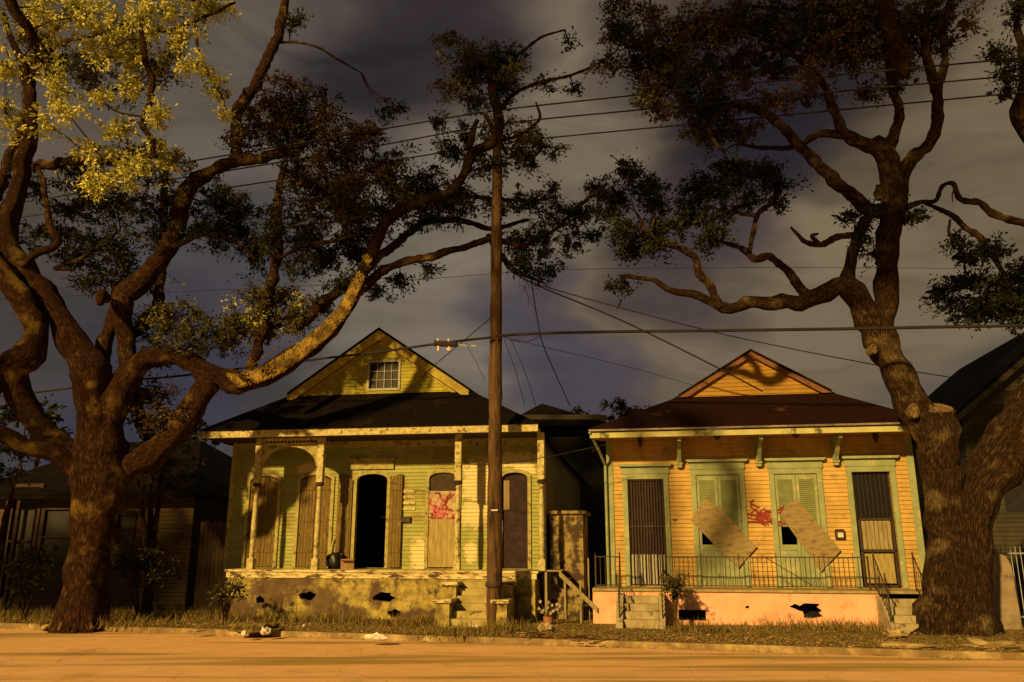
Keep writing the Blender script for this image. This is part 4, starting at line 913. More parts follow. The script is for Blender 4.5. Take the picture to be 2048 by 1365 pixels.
# soffit, fascia, gutter, roof
mb = MB(); mb.box(RX0-.4, RX1+.3, .02, WY, RC+.003, RC+.03); mb.build('porch_ceiling', surf('orange_ceiling_boards', (.45, .24, .07), (.38, .2, .06), 3), HR)
mb = MB(); mb.box(RX0-.42, RX1+.32, -.03, .018, RC-.05, RC+.12); mb.build('fascia', 'fascia_r', HR, bevel=.006)
mb = MB(); mb.box(RX0-.45, RX1+.35, -.12, -.034, RC+.14, RC+.20); mb.build('gutter', 'gutter', HR, bevel=.015)
mb = MB(); mb.bar((RX0-.42, -.07, RC+.12), (RX0-.2, .5, RC-.35), .045, 8); mb.bar((RX0-.2, .5, RC-.35), (RX0-.05, WY-.12, RC-.75), .045, 8); mb.bar((RX0-.05, WY-.12, RC-.75), (RX0-.05, WY-.12, .2), .045, 8); mb.build('downspout', 'green', HR)
AX2, AZ2, SL2 = 1.1, 7.98, .60; zt2 = 6.62; xa2 = AX2-(AZ2-zt2)/SL2; xb2 = AX2+(AZ2-zt2)/SL2
rf = MB(); e0, e1 = RX0-.47, RX1+.37
rf.add([(xa2, WY+.02, zt2), (xb2, WY+.02, zt2), (e1, -.1, RC+.22), (e0, -.1, RC+.22), (e0, WY+.3, AZ2-SL2*(AX2-e0)+.12), (e1, WY+.3, AZ2-SL2*(e1-AX2)+.12)], [(3, 2, 1, 0), (4, 3, 0), (2, 5, 1)])
o = rf.build('porch_roof', 'shingle_r', HR); s = o.modifiers.new('t', 'SOLIDIFY'); s.thickness = .05; s.offset = -1
main_roof(HR, 'shingle_r', .14, AX2, AZ2+.06, SL2, e0, e1, xa2, xb2, zt2+.06, WY, WY+15.5)
panel([(xa2-.5, zt2-.3), (xb2+.5, zt2-.3), (xb2, zt2), (AX2, AZ2-.04), (xa2, zt2)], [], WY, .12, 'gable', 'gable_r', HR)
for s in (-1, 1):
    xe = xa2 if s < 0 else xb2
    mb = MB(); mb.prism([(AX2, AZ2-.035), (xe, zt2-.03), (xe-s*.28, zt2-.03), (AX2, AZ2-.18)], WY-.13, WY-.09); mb.build('rake_board', surf('rust_rake_paint', (.17, .08, .035), (.12, .055, .025), 5) if s < 0 else bpy.data.materials['rust_rake_paint'], HR)
mb = MB(); mb.prism([(AX2-.42, AZ2-.26), (AX2+.42, AZ2-.26), (AX2, AZ2-.10)], WY-.085, WY-.04); mb.build('peak_shingles', surf('red_peak_shingles', (.20, .09, .06), (.14, .06, .045), 18), HR)

# things fixed to or hanging on the right house, each removable
def wall_thing(fr, px, py, y, name, label, cat, group=None):
    x, z = fr(px, py, y); e = empty(name, fr.w(x, y, z), fr.rz()); tag(e, label, cat, group); return e
def board_thing(poly, y, name, label):
    cx = sum(p[0] for p in poly)/len(poly); cz = sum(p[1] for p in poly)/len(poly)
    mb = MB(); mb.prism([(x-cx, z-cz) for x, z in poly], -.012, .012)
    o = mb.build(name, 'board', loc=B.w(cx, y, cz), rotz=B.rz(), bevel=.004); tag(o, label, 'board'); return o
yb = WY-.085
PV = lambda q: B(q[0], q[1], yb)
board_thing([PV(q) for q in ((1381,1040),(1409,995),(1446,1022),(1514,1094),(1477,1136),(1432,1094))], yb, 'plywood_board', 'broad square-ended plywood board nailed aslant across the left green double door')
board_thing([PV(q) for q in ((1560,1030),(1575,1008),(1594,999),(1682,1101),(1642,1144))], yb, 'plywood_board', 'long narrow plywood board nailed aslant across the right green double door, next to the mailbox')
m_ = wall_thing(B, 1680, 1070, WY-.06, 'mailbox', 'small black mailbox with white front beside the right security door', 'mailbox')
mb = MB(); mb.box(-.13, .13, -.05, .055, -.12, .12); mb.prism([(-.13, .121), (.13, .121), (.11, .16), (-.11, .16)], -.05, .055); mb.build('body', 'iron', m_, bevel=.006)
mb = MB(); mb.box(-.07, .08, -.056, -.051, -.07, .06); mb.build('front_plate', 'white_plastic', m_)
for i, (px, py, lab) in enumerate(((1280, 888, 'small dark lantern under the peach house eave nearest the downspout'), (1435, 882, 'small dark ceiling lamp under the peach house eave above the left boarded door'),
                        (1592, 874, 'small dark ceiling lamp under the peach house eave above the right boarded door'), (1750, 866, 'small dark lantern under the peach house eave beside the oak'))):
    x = B(px, py, .6)[0]; e = empty('porch_lamp', B.w(x, .6, RC), B.rz()); tag(e, lab, 'lamp', 'unlit lamps under the peach house eave')
    MB().lathe(0, 0, [(-.03, .10), (0, .11)], 12).build('ceiling_plate', 'iron', e)
    h = .26 if i in (0, 3) else .07
    MB().lathe(0, 0, [(-.03-h, .02), (-.03-h*.8, .05), (-.03-h*.25, .09), (-.031, .05)], 10).build('lamp_shade', 'iron', e)
d_ = wall_thing(B, 1350, 1040, WY-.03, 'house_bell', 'tiny dark doorbell on the peach wall right of the first door', 'doorbell')
MB().box(-.05, .05, 0, .02, -.02, .02).build('plate', 'iron', d_)

# ================================================================== POLE AND WIRES
YP = 22.9; PX = at(988, 1250, YP).x
PO = empty('utility_pole', (PX, YP, 0)); tag(PO, 'tall dark wooden utility pole between the two porches, top hidden in leaves', 'utility pole')
b = MB(); tube(b, [(0, 0, -.3, .215), (0, 0, 3, .205), (.01, 0, 7, .185), (.02, 0, 11, .165), (.02, 0, 15.6, .14)], knob=.05, seg=18, wob=.1, seed=5)
b.uv = None; b.build('shaft', 'pole', PO, smooth=True)
mb = MB(); mb.lathe(0, 0, [(1.02, .235), (1.05, .245), (1.12, .245), (1.15, .235)], 18); mb.build('steel_band', 'iron', PO)
mb = MB(); mb.box(-.09, .09, -.24, -.2, 3.05, 3.09); mb.build('pole_tag', 'white_plastic', PO)
mb = MB(); mb.bar((.215, -.03, 0), (.2, -.03, 3.0), .012, 6); mb.bar((.205, -.02, 2.2), (.205, -.02, 2.8), .03, 6); mb.build('ground_conduit', 'white_frame', PO)
ca = MB(); dv = Vector((math.sin(SA), math.cos(SA), 0)); 
ca.add([(Vector((0, -.2, 14.5))+dv*u+Vector((math.cos(SA), -math.sin(SA), 0))*w+Vector((0, 0, h))) for u in (-1.3, 1.3) for w in (-.05, .05) for h in (0, .12)], [(0,1,3,2),(4,6,7,5),(0,4,5,1),(2,3,7,6),(1,5,7,3),(0,2,6,4)])
ca.build('crossarm', 'pole', PO)
mb = MB()
for u in (-1.2, -.4, 1.2): q = dv*u; mb.lathe(q.x, q.y-.2, [(14.62, .03), (14.66, .05), (14.7, .035), (14.74, .05), (14.78, .03)], 8)
mb.build('insulator', 'white_frame', PO)
def wire(name, label, pts, off, r, group, cat='wire', free=False):
    """pts px,py ; lies in the upright plane along the street at 'off' from the pole"""
    nrm = Vector((math.sin(SA), math.cos(SA), 0)); base_ = Vector((PX, YP, 0)).dot(nrm)+off
    W_ = []
    for q in pts:
        if len(q) == 3: P = at(*q)
        else: d = ray(*q); P = Vector((0, 0, CH))+d*(base_/d.dot(nrm))
        W_.append((P.x, P.y, P.z, r))
    mb = MB(); tube(mb, W_, knob=0, wob=0, seg=6); mb.uv = None
    o = mb.build(name, 'wire'); o['label'] = label; o['category'] = cat; o['group'] = group; return o
G = 'overhead wires on the utility pole'
wire('power_line', 'highest of the three parallel power lines near the pole top', [(-60,400),(73,373),(454,311),(780,256),(990,222),(1260,192),(1440,173),(2048,116),(2160,106)], -1.2, .024, G)
wire('power_line', 'middle one of the three parallel power lines near the pole top', [(-60,422),(73,400),(454,342),(760,291),(990,250),(1260,222),(1440,205),(2048,150),(2160,141)], -.4, .024, G)
wire('power_line', 'lowest of the three parallel power lines near the pole top', [(-60,455),(37,436),(542,363),(820,316),(990,291),(1090,277),(1400,247),(2048,185),(2160,176)], 1.2, .024, G)
wire('telephone_cable', 'thick black cable crossing above the peach house roof from the pole to the right edge', [(990,673),(1060,668),(1220,664),(1400,662),(1700,658),(1900,654),(2160,650)], -.3, .042, G, 'cable')
wire('telephone_cable', 'thick black cable running left from the pole across the yellow gable and behind the oak', [(985,675),(930,681),(860,690),(760,704),(640,718),(500,735),(380,750),(230,765),(80,784),(-80,800)], -.3, .036, G, 'cable')
wire('slack_cable', 'short slack loop of cable hanging just right of the pole below the thick cable', [(1000,670),(1030,682),(1060,682),(1085,668)], -.32, .012, G, 'cable')
wire('service_drop', 'heavy service wire slanting from the oak branch down to the peach house roof', [(1040,555,22.9),(1090,578,22.8),(1240,640,22.9),(1400,718,23.2),(1525,783,23.9)], 0, .022, G)
wire('service_drop', 'thin wire slanting from the pole far right past the peach gable', [(1060,565,22.9),(1200,605,23.1),(1460,672,23.8),(1750,730,24.8),(1945,762,25.6)], 0, .015, G)
wire('service_drop', 'very thin wire sagging from the pole to the left slope of the peach roof', [(1000,672,22.9),(1120,702,23.2),(1260,735,23.8),(1390,772,24.6)], 0, .008, G)
wire('service_drop', 'wire falling steeply beside the gap between the houses', [(1062,560,22.9),(1075,640,23.5),(1090,700,24.5),(1140,812,27)], 0, .017, G)
wire('service_drop', 'thin wire dropping from the thick cable just right of the pole, inner of the pair', [(1008,678,22.9),(1030,740,24),(1050,812,26)], 0, .009, G)
wire('service_drop', 'thin wire dropping from the thick cable just right of the pole, outer of the pair', [(1022,680,22.9),(1048,740,24),(1072,812,26)], 0, .009, G)
wire('service_drop', 'wire slanting from the pole down left across the yellow gable', [(982,636,22.9),(930,680,23.3),(870,730,24),(815,782,25)], 0, .013, G)
wire('service_drop', 'faint wire dropping between the splice box and the olive house roof', [(930,685,22.9),(950,720,24),(970,762,25.2)], 0, .007, G)
wire('distant_wire', 'faint far wire crossing the sky at branch height behind both oaks', [(-60,600,40),(400,582,40),(800,562,39),(1100,541,38),(1480,536,38),(2150,538,38)], 0, .014, G)
wire('slack_cable', 'thin cable strung along the front of both porches past the utility pole', [(640,885,24.4),(760,905,23.8),(905,925,23.2),(985,930,22.9),(1090,915,23.4),(1210,890,23.4)], 0, .011, G, 'cable')
sp = empty('cable_splice', at(900, 686, 23.0)); tag(sp, 'cable splice box with pale clamps on the cable left of the pole', 'splice box', G)
mb = MB(); c0 = at(900, 686, 23.0)
def P_(px, py, Y=22.95): return at(px, py, Y)-c0
mb.bar(P_(868, 687), P_(915, 689), .09, 8); mb.build('case', 'iron', sp)
mb = MB(); mb.bar(P_(876, 678), P_(877, 702), .035, 6); mb.bar(P_(897, 678), P_(899, 700), .035, 6); mb.bar(P_(893, 699), P_(901, 700), .05, 6); mb.bar(P_(915, 690), P_(934, 692), .022, 6); mb.bar(P_(942, 692), P_(952, 693), .035, 6); mb.build('clamp', 'white_plastic', sp)

# ================================================================== NEIGHBOURS AND BACKGROUND
# dim cottage behind the left oak
C = Frame(200, 1218, 9)
HC = empty('cottage', C.O, C.rz()); tag(HC, 'dim ochre cottage in deep shade behind the left oak', 'house')
cx = lambda px, py=1080: C(px, py)[0]
Z = lambda px, py: C(px, py)[1]
c0, c1 = cx(-60), cx(382)
hs = [rect(cx(18), cx(68), .35, Z(40, 975)), rect(cx(84), cx(150), Z(100, 1130), Z(100, 1020)), rect(cx(232), cx(262), Z(250, 1085), Z(250, 1030))]
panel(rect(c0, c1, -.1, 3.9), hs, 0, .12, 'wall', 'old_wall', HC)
mb = MB(); mb.box(c0, c0+.12, .121, 11, -.1, 3.9); mb.box(c1-.12, c1, .121, 11, -.1, 3.9); mb.build('side_wall', 'old_wall', HC)
for h in hs:
    a, c, z0, z1 = h[0][0], h[1][0], h[0][1], h[2][1]
    mb = MB(); mb.box(a-.12, a, -.05, .03, z0, z1+.12); mb.box(c, c+.12, -.05, .03, z0, z1+.12); mb.box(a, c, -.05, .03, z1, z1+.12); mb.box(a, c, -.03, .02, (z0+z1)/2-.03, (z0+z1)/2+.03)
    f = mb.build('window_frame', 'old_trim', HC)
    MB().box(a, c, .06, .07, z0, z1).build('pane', 'glass', f)
mb = MB(); mb.add([(c0-.5, -.7, 3.8), (c1+.4, -.7, 3.8), (c1-2.6, 4.5, 6.3), (c0+2, 4.5, 6.3), (c1+.4, 11, 3.8), (c0-.5, 11, 3.8)], [(0, 1, 2, 3), (1, 4, 2), (4, 5, 3, 2), (5, 0, 3)])
o = mb.build('roof', 'shingle_l', HC); s = o.modifiers.new('t', 'SOLIDIFY'); s.thickness = .12; s.offset = -1
mb = MB(); 
for px in (4, 26): x = C(px, 1100, -.5)[0]; mb.box(x-.06, x+.06, -.56, -.44, -.1, 3.7)
mb.build('porch_post', 'old_trim', HC, bevel=.005)
# tall board fence in the gap left of the olive house
fe = empty('board_fence', C.w(cx(384)+.1, .3, 0), C.rz()); tag(fe, 'tall brown board fence closing the dark gap left of the olive house', 'fence')
mb = MB(); wF = A.w(XL, 1.5, 0)-C.w(cx(384)+.1, .3, 0); LF = wF.length-.15
for k in range(int(LF/.16)): mb.box(k*.16, k*.16+.15, 0, .025, -.1, 2.9+.05*math.sin(k*2.3))
fb = mb.build('boards', 'fence_wood', fe); MB().box(0, LF, .03, .08, 2.3, 2.4).build('rail', 'fence_wood', fe)

# right neighbour: tall gabled house
E_ = Frame(1990, 1222, 10)
HE = empty('tall_house', E_.O, E_.rz()); tag(HE, 'tall dark olive house with steep gable half hidden behind the right oak', 'house')
ex0 = E_(1925, 850)[0]; ez = E_(1915, 812)[1]; top = E_(2048, 690); slope = (top[1]-ez)/(top[0]-ex0+.2)
exm = ex0+4.6
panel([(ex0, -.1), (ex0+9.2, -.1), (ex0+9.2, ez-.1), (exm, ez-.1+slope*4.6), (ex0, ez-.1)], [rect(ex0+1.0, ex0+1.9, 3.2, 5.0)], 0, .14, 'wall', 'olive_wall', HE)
MB().box(ex0+1, ex0+1.9, .07, .09, 3.2, 5).build('window', 'glass', HE)
MB().box(ex0, ex0+.14, .141, 12, -.1, ez-.1).build('side_wall', 'olive_wall', HE)
mb = MB(); q = slab(ex0-.35, ez-.35*slope, exm, ez+slope*4.6, -.4, 12.5, .14); mb.add(q.v, q.f); q = slab(exm, ez+slope*4.6, ex0+9.55, ez-.35*slope, -.4, 12.5, .14); mb.add(q.v, q.f); mb.build('roof', 'shingle_l', HE)
mb = MB(); mb.prism([(ex0-.33, ez-.35*slope-.15), (exm, ez+slope*4.6-.15), (exm, ez+slope*4.6-.38), (ex0-.33, ez-.35*slope-.38)], -.4, -.34); mb.build('rake_board', 'olive_wall', HE)

# house and shed in the gap
K = Frame(1130, 1150, 9)
far = empty('hip_roof_house', at(1120, 1100, 40), 0); far.location.z = 0; tag(far, 'far hip-roofed house seen over the gap between the two porches', 'house')
fl = far.location
def f_(px, py, Y=40): q = at(px, py, Y); return (q.x-fl.x, q.y-fl.y, q.z)
mb = MB(); a = f_(1020, 870); c = f_(1215, 870); zt_ = f_(1085, 828)[2]
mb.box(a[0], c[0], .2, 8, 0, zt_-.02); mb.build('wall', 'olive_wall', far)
mb = MB(); p = f_(1087, 803); mb.add([(a[0]-.5, -.6, zt_-.7), (c[0]+.5, -.6, zt_-.7), (c[0]+.5, 8.6, zt_-.7), (a[0]-.5, 8.6, zt_-.7), (p[0], 2.4, p[2]+.3), (p[0]+.6, 4.5, p[2]+.3)], [(0, 1, 4), (1, 2, 5, 4), (2, 3, 5), (3, 0, 4, 5)]); mb.build('roof', 'shingle_l', far)
sh0 = A.w(XR+.35, 1.15, 0); sh = empty('garden_shed', sh0, A.rz()); tag(sh, 'low mottled plaster shed lit in the alley right of the olive house', 'shed')
xs = A(1166, 1060, 1.15)[0]-(XR+.35); zs = A(1130, 1022, 1.15)[1]
MB().box(-.2, xs, 0, 2.2, -.1, zs-.1).build('wall', 'shed', sh, bevel=.01)
MB().box(-.2, xs+.1, -.1, 2.3, zs-.098, zs).build('roof', 'shed', sh, bevel=.01)
# timber side stair
ss = empty('wooden_stair', A.w(XR+.1, .1, 0), A.rz()); tag(ss, 'weathered timber side stair with handrail right of the olive porch', 'stair')
mb = MB(); mb.box(0, .07, 0, .07, -.1, DK-.02); mb.box(0, .07, .9, .97, -.1, DK-.02); mb.box(.55, .61, 0, .06, -.1, DK-.15); mb.box(1.0, 1.05, 0, .06, -.1, 1.15); mb.box(1.22, 1.26, .4, .46, -.1, 1.75); mb.build('post', 'pale_wood', ss, bevel=.004)
mb = MB(); mb.box(0, .5, -.02, .97, DK-.018, DK+.02); mb.build('landing', 'pale_wood', ss)
for k in range(5): MB().box(.5+k*.2, .72+k*.2, .07, .9, DK-.24-k*.24, DK-.2-k*.24).build('tread', 'dark_wood', ss)
mb = MB(); mb.add([(.42, -.03, DK+.02), (1.5, -.03, .42), (1.5, -.03, .26), (.42, -.03, DK-.14), (.42, .03, DK+.02), (1.5, .03, .42), (1.5, .03, .26), (.42, .03, DK-.14)], [(0, 3, 2, 1), (4, 5, 6, 7), (0, 1, 5, 4), (3, 7, 6, 2), (0, 4, 7, 3), (1, 2, 6, 5)]); mb.build('stringer', 'pale_wood', ss)
# gate pier, leaning slab and pale iron fence at right edge
gp = at(1982, 1240, 22.6); sl = empty('concrete_slab', (gp.x, 22.6, 0), -.17); tag(sl, 'pale upright concrete slab right of the big oak trunk', 'slab')
xw_ = (at(2030, 1180, 22.6).x-gp.x); hz = at(2000, 1108, 22.6).z
poly = [(0, -.1), (xw_, -.1), (xw_-.06, hz-.3), (xw_-.16, hz-.06), (xw_-.3, hz), (0, hz+.02)]
MB().prism(poly, 0, .14).build('slab', surf('buff_concrete', (.27, .22, .15), (.19, .16, .11), 3, c3=(.10, .085, .06), t3=.6), sl, bevel=.015)
ps = empty('gate_post', (gp.x+.1, 22.9, 0), -.17); tag(ps, 'short pale gate post rising behind the concrete slab', 'post')
MB().box(-.12, .16, 0, .24, -.1, at(1980, 1072, 22.9).z).build('shaft', 'concrete', ps, bevel=.015)
MB().box(-.15, .19, -.03, .27, at(1980, 1072, 22.9).z, at(1980, 1072, 22.9).z+.06).build('cap', 'concrete', ps, bevel=.01)
fn = empty('iron_fence', (at(2010, 1240, 23.2).x, 23.2, 0), -.17); tag(fn, 'pale blue-grey iron picket fence at the right edge', 'fence')
mb = MB(); zt_f = at(2020, 1090, 23.2).z
for k in range(26): x = .02+k*.125; mb.bar((x, 0, 0), (x, 0, zt_f+.05*math.sin(k)), .016, 5, .012)
mb.build('pickets', 'steel', fn); mb = MB(); mb.box(0, 3.2, -.02, .02, zt_f-.25, zt_f-.21); mb.box(0, 3.2, -.02, .02, .2, .24); mb.build('rail', 'steel', fn)

# shrubs and background trees
def shrub(name, label, cat, px, py, rx, ry, Y, tone, n=1.0, group=None, seed=1, trunk=False):
    base_ = at(px, py, Y); root = empty(name, (base_.x, Y, 0)); tag(root, label, cat, group)
    b = MB(); r = random.Random(seed); nodes = []; gz = 0
    for k in range(6 if not trunk else 3):
        e = Vector((base_.x+r.uniform(-.7, .7)*rx*Y/F, Y+r.uniform(-.3, .3), base_.z+r.uniform(-.2, .8)*ry*Y/F))
        W_ = [(base_.x, Y, -.05, .035 if not trunk else .16), ((base_.x*.6+e.x*.4), Y, e.z*.5, .025 if not trunk else .1), (e.x, e.y, e.z, .01)]
        tube(b, W_, seed=k, seg=6); nodes += [q[:4] for q in catmull(W_, .3)]
    pin(b.build('stems' if not trunk else 'trunk', 'bark_l', smooth=True), root)
    bl = []
    for k in range(10):
        a = r.uniform(0, 6.28); q = r.random()**.5
        bl.append((px+rx*.7*q*math.cos(a), py+ry*.7*q*math.sin(a), rx*r.uniform(.28, .5), ry*r.uniform(.25, .5), Y+r.uniform(-.3, .3), tone, n))
    return foliage('leaves' if not trunk else 'crown', bl, nodes, root, M['bark_l'], T0, seed=seed, leaf=(.10, .05) if Y < 30 else (.25, .13), dens=1.0 if Y < 30 else .5)
shrub('bush', 'dark leafy bush in front of the cottage right of the left oak trunk', 'bush', 290, 1135, 72, 60, 24.4, 2, 1.1, seed=3)
shrub('bush', 'dark leafy bush in front of the cottage left of the left oak trunk', 'bush', 62, 1140, 62, 62, 24.6, 2, 1.1, seed=4)
shrub('bush', 'scraggly lit bush at the left foot of the olive porch', 'bush', 455, 1180, 42, 34, 23.9, 1, .35, seed=5)
shrub('bush', 'leafy bush sprouting beside the first steps of the peach house', 'bush', 1348, 1172, 26, 32, 22.6, 1, .2, seed=6)
TG = 'dark trees on the skyline behind the houses'
shrub('background_tree', 'dark tree on the skyline just left of the peach gable', 'tree', 1265, 815, 70, 34, 42, 2, 1.0, TG, 7, True)
shrub('background_tree', 'dark tree on the skyline between the far hip roof and peach eave', 'tree', 1165, 835, 40, 22, 44, 2, .8, TG, 8, True)
shrub('background_tree', 'dark tree at far left edge behind the cottage roof', 'tree', 60, 830, 90, 40, 38, 2, 1.2, TG, 9, True)
shrub('background_tree', 'dark tree behind the cottage roof just left of the olive house eave', 'tree', 370, 870, 80, 40, 40, 2, 1.4, TG, 10, True)
shrub('yard_tree', 'low dark evergreen filling the yard between the cottage and the olive house', 'tree', 325, 935, 95, 75, 25.4, 2, 1.3, None, 12, True)
shrub('yard_tree', 'low dark evergreen at the left picture edge before the cottage porch', 'tree', 10, 925, 75, 60, 25.6, 2, 1.3, None, 13, True)
# yard plant with pale blooms in the alley mouth
pp = ground(1097, 1250); fp = empty('flowering_plant', (pp.x, pp.y, 0)); tag(fp, 'small potted plant with pale blooms before the alley gap', 'potted plant')
MB().lathe(0, 0, [(-.02, .1), (.0, .11), (.2, .15), (.22, .16), (.2, .13)], 14).build('pot', 'clay', fp)
mb = MB(); pt = MB(); r_ = random.Random(8)
for k in range(16):
    e = Vector((r_.uniform(-.3, .3), r_.uniform(-.2, .2), r_.uniform(.3, .62))); mb.bar((0, 0, .18), e, .008, 4)
    for j in range(5): a = 6.28*j/5; w = Vector((math.cos(a), -.3, math.sin(a)))*.05; s_ = Vector((-math.sin(a), 0, math.cos(a)))*.022; pt.add([e, e+w*.6+s_, e+w, e+w*.6-s_], [(0, 1, 2, 3)])
mb.build('stalks', surf('green_stalk', (.1, .12, .03), (.07, .09, .02), 5), fp); pt.build('bloom', 'petal', fp)

# litter on the verge: every piece its own thing
def lump(name, label, cat, px, py, sx, sy, sz, mat, seed, crumple=.5, group='litter on the verge'):
    p = ground(px, py); bm = bmesh.new(); bmesh.ops.create_icosphere(bm, subdivisions=3, radius=1); sd = Vector((seed*5.1, 0, 0))
    for v in bm.verts:
        c = v.co.copy(); k = 1+crumple*noise.noise(c*1.6+sd)+crumple*.6*abs(noise.noise(c*4+sd))
        v.co = Vector((c.x*sx*k, c.y*sy*k, max(0, (c.z+.75)*sz*k)))
    mb = MB(); mb.add([v.co.copy() for v in bm.verts], [[v.index for v in f.verts] for f in bm.faces]); bm.free()
    o = mb.build(name, mat, loc=(p.x, p.y, -.02), rotz=seed); tag(o, label, cat, group); return o
lump('plastic_bag', 'bright white crumpled bag on the curb in front of the olive house left end', 'bag', 531, 1268, .13, .1, .09, 'white_plastic', 1)
lump('paper_cup', 'small pinkish crushed cup on the curb left of the bright white bag', 'cup', 487, 1270, .09, .06, .06, 'white_plastic', 2)
lump('plastic_bag', 'long pale crumpled bag on the curb below the olive foundation vents', 'bag', 752, 1279, .24, .11, .08, 'white_plastic', 3)
lump('paper_scrap', 'flat pale paper scrap in the grass near the left oak', 'paper', 395, 1262, .22, .12, .025, 'sheet', 4)
lump('paper_scrap', 'tiny white paper scrap on the lawn below the porch bag', 'paper', 608, 1254, .05, .04, .04, 'white_plastic', 5)
lump('paper_scrap', 'pale wad of paper in the grass left of the utility pole foot', 'paper', 950, 1256, .09, .06, .05, 'white_plastic', 6)
lump('rubble', 'pinkish rubble lump at the alley mouth below the potted plant', 'rubble', 1092, 1262, .22, .13, .10, 'sheet', 7, .8)
lump('rubble', 'pale broken concrete chunk left of the right oak roots', 'rubble', 1790, 1275, .24, .16, .12, 'curb', 8, .8)
lump('rubble', 'broad flat concrete piece in the verge before the right oak', 'rubble', 1812, 1296, .45, .18, .06, 'curb', 9, .7)
lump('rubble', 'dark heap of earth and leaves on the curb beside the white bag', 'heap', 508, 1264, .55, .28, .12, 'ground', 10, .8)
lump('rubble', 'grey rubble strip on the verge right of the right oak trunk', 'rubble', 1985, 1296, .45, .2, .07, 'curb', 12, .9)
br = MB(); rr = random.Random(2); q0 = ground(1040, 1270); q1 = ground(1180, 1285)
for k in range(22):
    t = rr.random(); a = q0.lerp(q1, t)+Vector((rr.uniform(-.15, .15), rr.uniform(-.2, .2), rr.uniform(.0, .08))); e = a+Vector((rr.uniform(-.5, .6), rr.uniform(-.2, .2), rr.uniform(-.03, .1))); e.z = max(e.z, .01)
    br.bar(a-q0, e-q0, .016, 5, .008)
tag(br.build('fallen_branch', 'bark_l', loc=q0), 'dark fallen branch lying along the verge right of the pole', 'branch')

# ================================================================== CAMERA, LIGHT, SKY
cam = bpy.data.cameras.new('camera'); co = bpy.data.objects.new('camera', cam); COL.objects.link(co)
co.location = (0, 0, CH); co.rotation_euler = (math.pi/2+PITCH, 0, 0); cam.lens = 36*F/2048; cam.sensor_width = 36; cam.clip_end = 3000; cam.clip_start = .1
sc.camera = co
sun = bpy.data.lights.new('sun', 'SUN'); so = bpy.data.objects.new('sun', sun); COL.objects.link(so)
sun.energy = 5.0; sun.angle = math.radians(2.2); sun.color = (1, .60, .17)
d = Vector((math.sin(SUN_AZ)*math.cos(SUN_EL), math.cos(SUN_AZ)*math.cos(SUN_EL), -math.sin(SUN_EL)))
so.rotation_euler = d.to_track_quat('-Z', 'Y').to_euler(); so.location = (-15, -20, 20)

w = bpy.data.worlds.new('World'); sc.world = w; w.use_nodes = True; nt = w.node_tree; nt.nodes.clear(); L = nt.links.new
out = nd(nt, 'ShaderNodeOutputWorld'); bg = nd(nt, 'ShaderNodeBackground'); L(bg.outputs[0], out.inputs[0])
tc = nd(nt, 'ShaderNodeTexCoord'); 
sky = nd(nt, 'ShaderNodeTexSky'); sky.sky_type = 'NISHITA'; sky.sun_disc = False; sky.sun_elevation = SUN_EL; sky.sun_rotation = math.pi+SUN_AZ
mp = nd(nt, 'ShaderNodeMapping'); mp.inputs[3].default_value = (1, 1, 2.2); L(tc.outputs['Generated'], mp.inputs[0])
n1 = nd(nt, 'ShaderNodeTexNoise', Scale=2.6, Detail=4, Roughness=.5); L(mp.outputs[0], n1.inputs['Vector'])
n2 = nd(nt, 'ShaderNodeTexNoise', Scale=6, Detail=5, Roughness=.55); L(mp.outputs[0], n2.inputs['Vector'])
# drift the lookup direction so that cloud edges are soft and irregular
dist = nd(nt, 'ShaderNodeVectorMath'); dist.operation = 'MULTIPLY_ADD'; L(n1.outputs[1], dist.inputs[0]); dist.inputs[1].default_value = (.46, .46, .24); L(tc.outputs['Generated'], dist.inputs[2])
off = nd(nt, 'ShaderNodeVectorMath'); off.operation = 'SUBTRACT'; L(dist.outputs[0], off.inputs[0]); off.inputs[1].default_value = (.23, .23, .12)
nrm = nd(nt, 'ShaderNodeVectorMath'); nrm.operation = 'NORMALIZE'; L(off.outputs[0], nrm.inputs[0])
sep = nd(nt, 'ShaderNodeSeparateXYZ'); L(nrm.outputs[0], sep.inputs[0])
BLUE, BROWN, TAN, DARK = (.055, .047, .048), (.090, .070, .052), (.165, .120, .066), (.018, .013, .022)
el = ramp(nt, sep.outputs[2], .12, .42)
col = mixc(nt, el, BLUE, BROWN)
side = ramp(nt, sep.outputs[0], -.12, .38)
col = mixc(nt, math_(nt, 'MULTIPLY', side, .85), col, TAN)
def patch(col, px, py, rad, c, k):
    v = ray(px, py).normalized(); dp = nd(nt, 'ShaderNodeVectorMath'); dp.operation = 'DOT_PRODUCT'; L(nrm.outputs[0], dp.inputs[0]); dp.inputs[1].default_value = v
    f = ramp(nt, dp.outputs['Value'], math.cos(math.radians(rad)), 1-(1-math.cos(math.radians(rad)))*.12)
    return mixc(nt, math_(nt, 'MULTIPLY', f, k), col, c)
for q in ((640, 250, 13, (.100, .084, .068), .7), (1080, 220, 12, (.175, .140, .094), .85), (860, 600, 11, (.175, .145, .108), .85), (1150, 400, 9, (.15, .118, .080), .8),
          (440, 580, 8, (.060, .053, .058), .8), (350, 800, 9, (.040, .037, .060), .8), (1120, 740, 7, (.052, .043, .062), .8), (1640, 470, 11, (.15, .112, .066), .7),
          (780, 90, 9.5, (.020, .014, .019), .9), (1600, 90, 13, (.022, .016, .015), .95), (1560, 265, 8, (.016, .013, .020), .85), (1250, 60, 6, (.04, .03, .03), .5), (1380, 470, 7, (.030, .020, .026), .8), (1420, 560, 6, (.035, .026, .03), .55), (1960, 760, 6, (.07, .062, .058), .6)):
    col = patch(col, *q)
md = nd(nt, 'ShaderNodeMixRGB', blend_type='MULTIPLY'); md.inputs[0].default_value = 1; L(col, md.inputs[1])
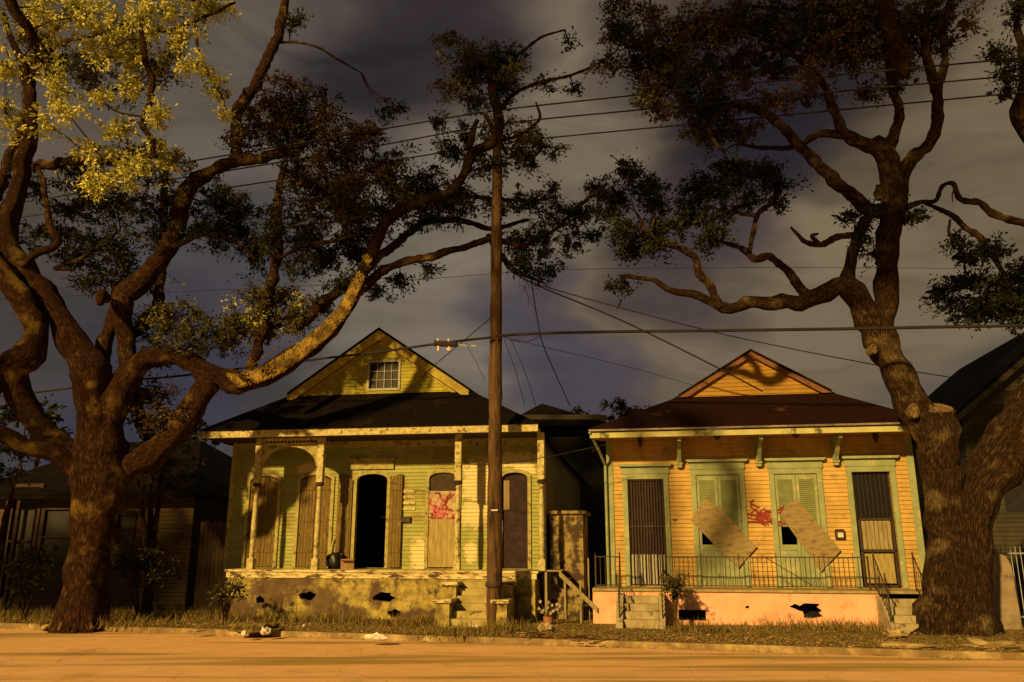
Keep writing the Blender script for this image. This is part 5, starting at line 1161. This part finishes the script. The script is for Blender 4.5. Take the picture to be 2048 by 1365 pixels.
mps = nd(nt, 'ShaderNodeMapping'); mps.inputs[3].default_value = (1.4, 1.4, 8); mps.inputs[2].default_value = (0, .32, 0); L(nrm.outputs[0], mps.inputs[0])
n5 = nd(nt, 'ShaderNodeTexNoise', Scale=1.9, Detail=6, Roughness=.55, Distortion=.6); L(mps.outputs[0], n5.inputs['Vector'])
gr = math_(nt, 'ADD', math_(nt, 'ADD', math_(nt, 'MULTIPLY', n2.outputs[0], .6), math_(nt, 'MULTIPLY', n5.outputs[0], 1.35)), .02); L(gr, md.inputs[2])
ss_ = nd(nt, 'ShaderNodeMixRGB', blend_type='ADD'); ss_.inputs[0].default_value = .0004; L(md.outputs[0], ss_.inputs[1]); L(sky.outputs[0], ss_.inputs[2])
L(ss_.outputs[0], bg.inputs[0]); bg.inputs[1].default_value = .85

def split_loose(o):
    me = o.data; n = len(me.vertices); par = list(range(n))
    def fd(a):
        while par[a] != a: par[a] = par[par[a]]; a = par[a]
        return a
    for e in me.edges: par[fd(e.vertices[0])] = fd(e.vertices[1])
    comps = {}
    for p in me.polygons: comps.setdefault(fd(p.vertices[0]), []).append(tuple(p.vertices))
    if len(comps) < 2: return
    stem = o.name.split('.')[0]; first = True
    for fs in comps.values():
        ids = sorted({i for f in fs for i in f}); mp_ = {i: k for k, i in enumerate(ids)}
        nm = bpy.data.meshes.new(stem); nm.from_pydata([tuple(me.vertices[i].co) for i in ids], [], [tuple(mp_[i] for i in f) for f in fs]); nm.materials.append(me.materials[0])
        if first: o.data = nm; first = False
        else: c = o.copy(); c.data = nm; COL.objects.link(c)
for o in list(sc.objects):
    if o.type == 'MESH' and o.name.split('.')[0] in ('side_wall', 'corner_board', 'batten', 'hinge', 'wall_slat', 'porch_post', 'side_foundation', 'graffiti_stroke', 'bloom', 'post', 'clamp', 'insulator', 'rail', 'ground_conduit') and not (o.name.startswith('porch_post') and o.parent is HL):
        split_loose(o)

sc.view_settings.view_transform = 'Standard'; sc.view_settings.look = 'None'; sc.view_settings.exposure = .35; sc.view_settings.gamma = 1
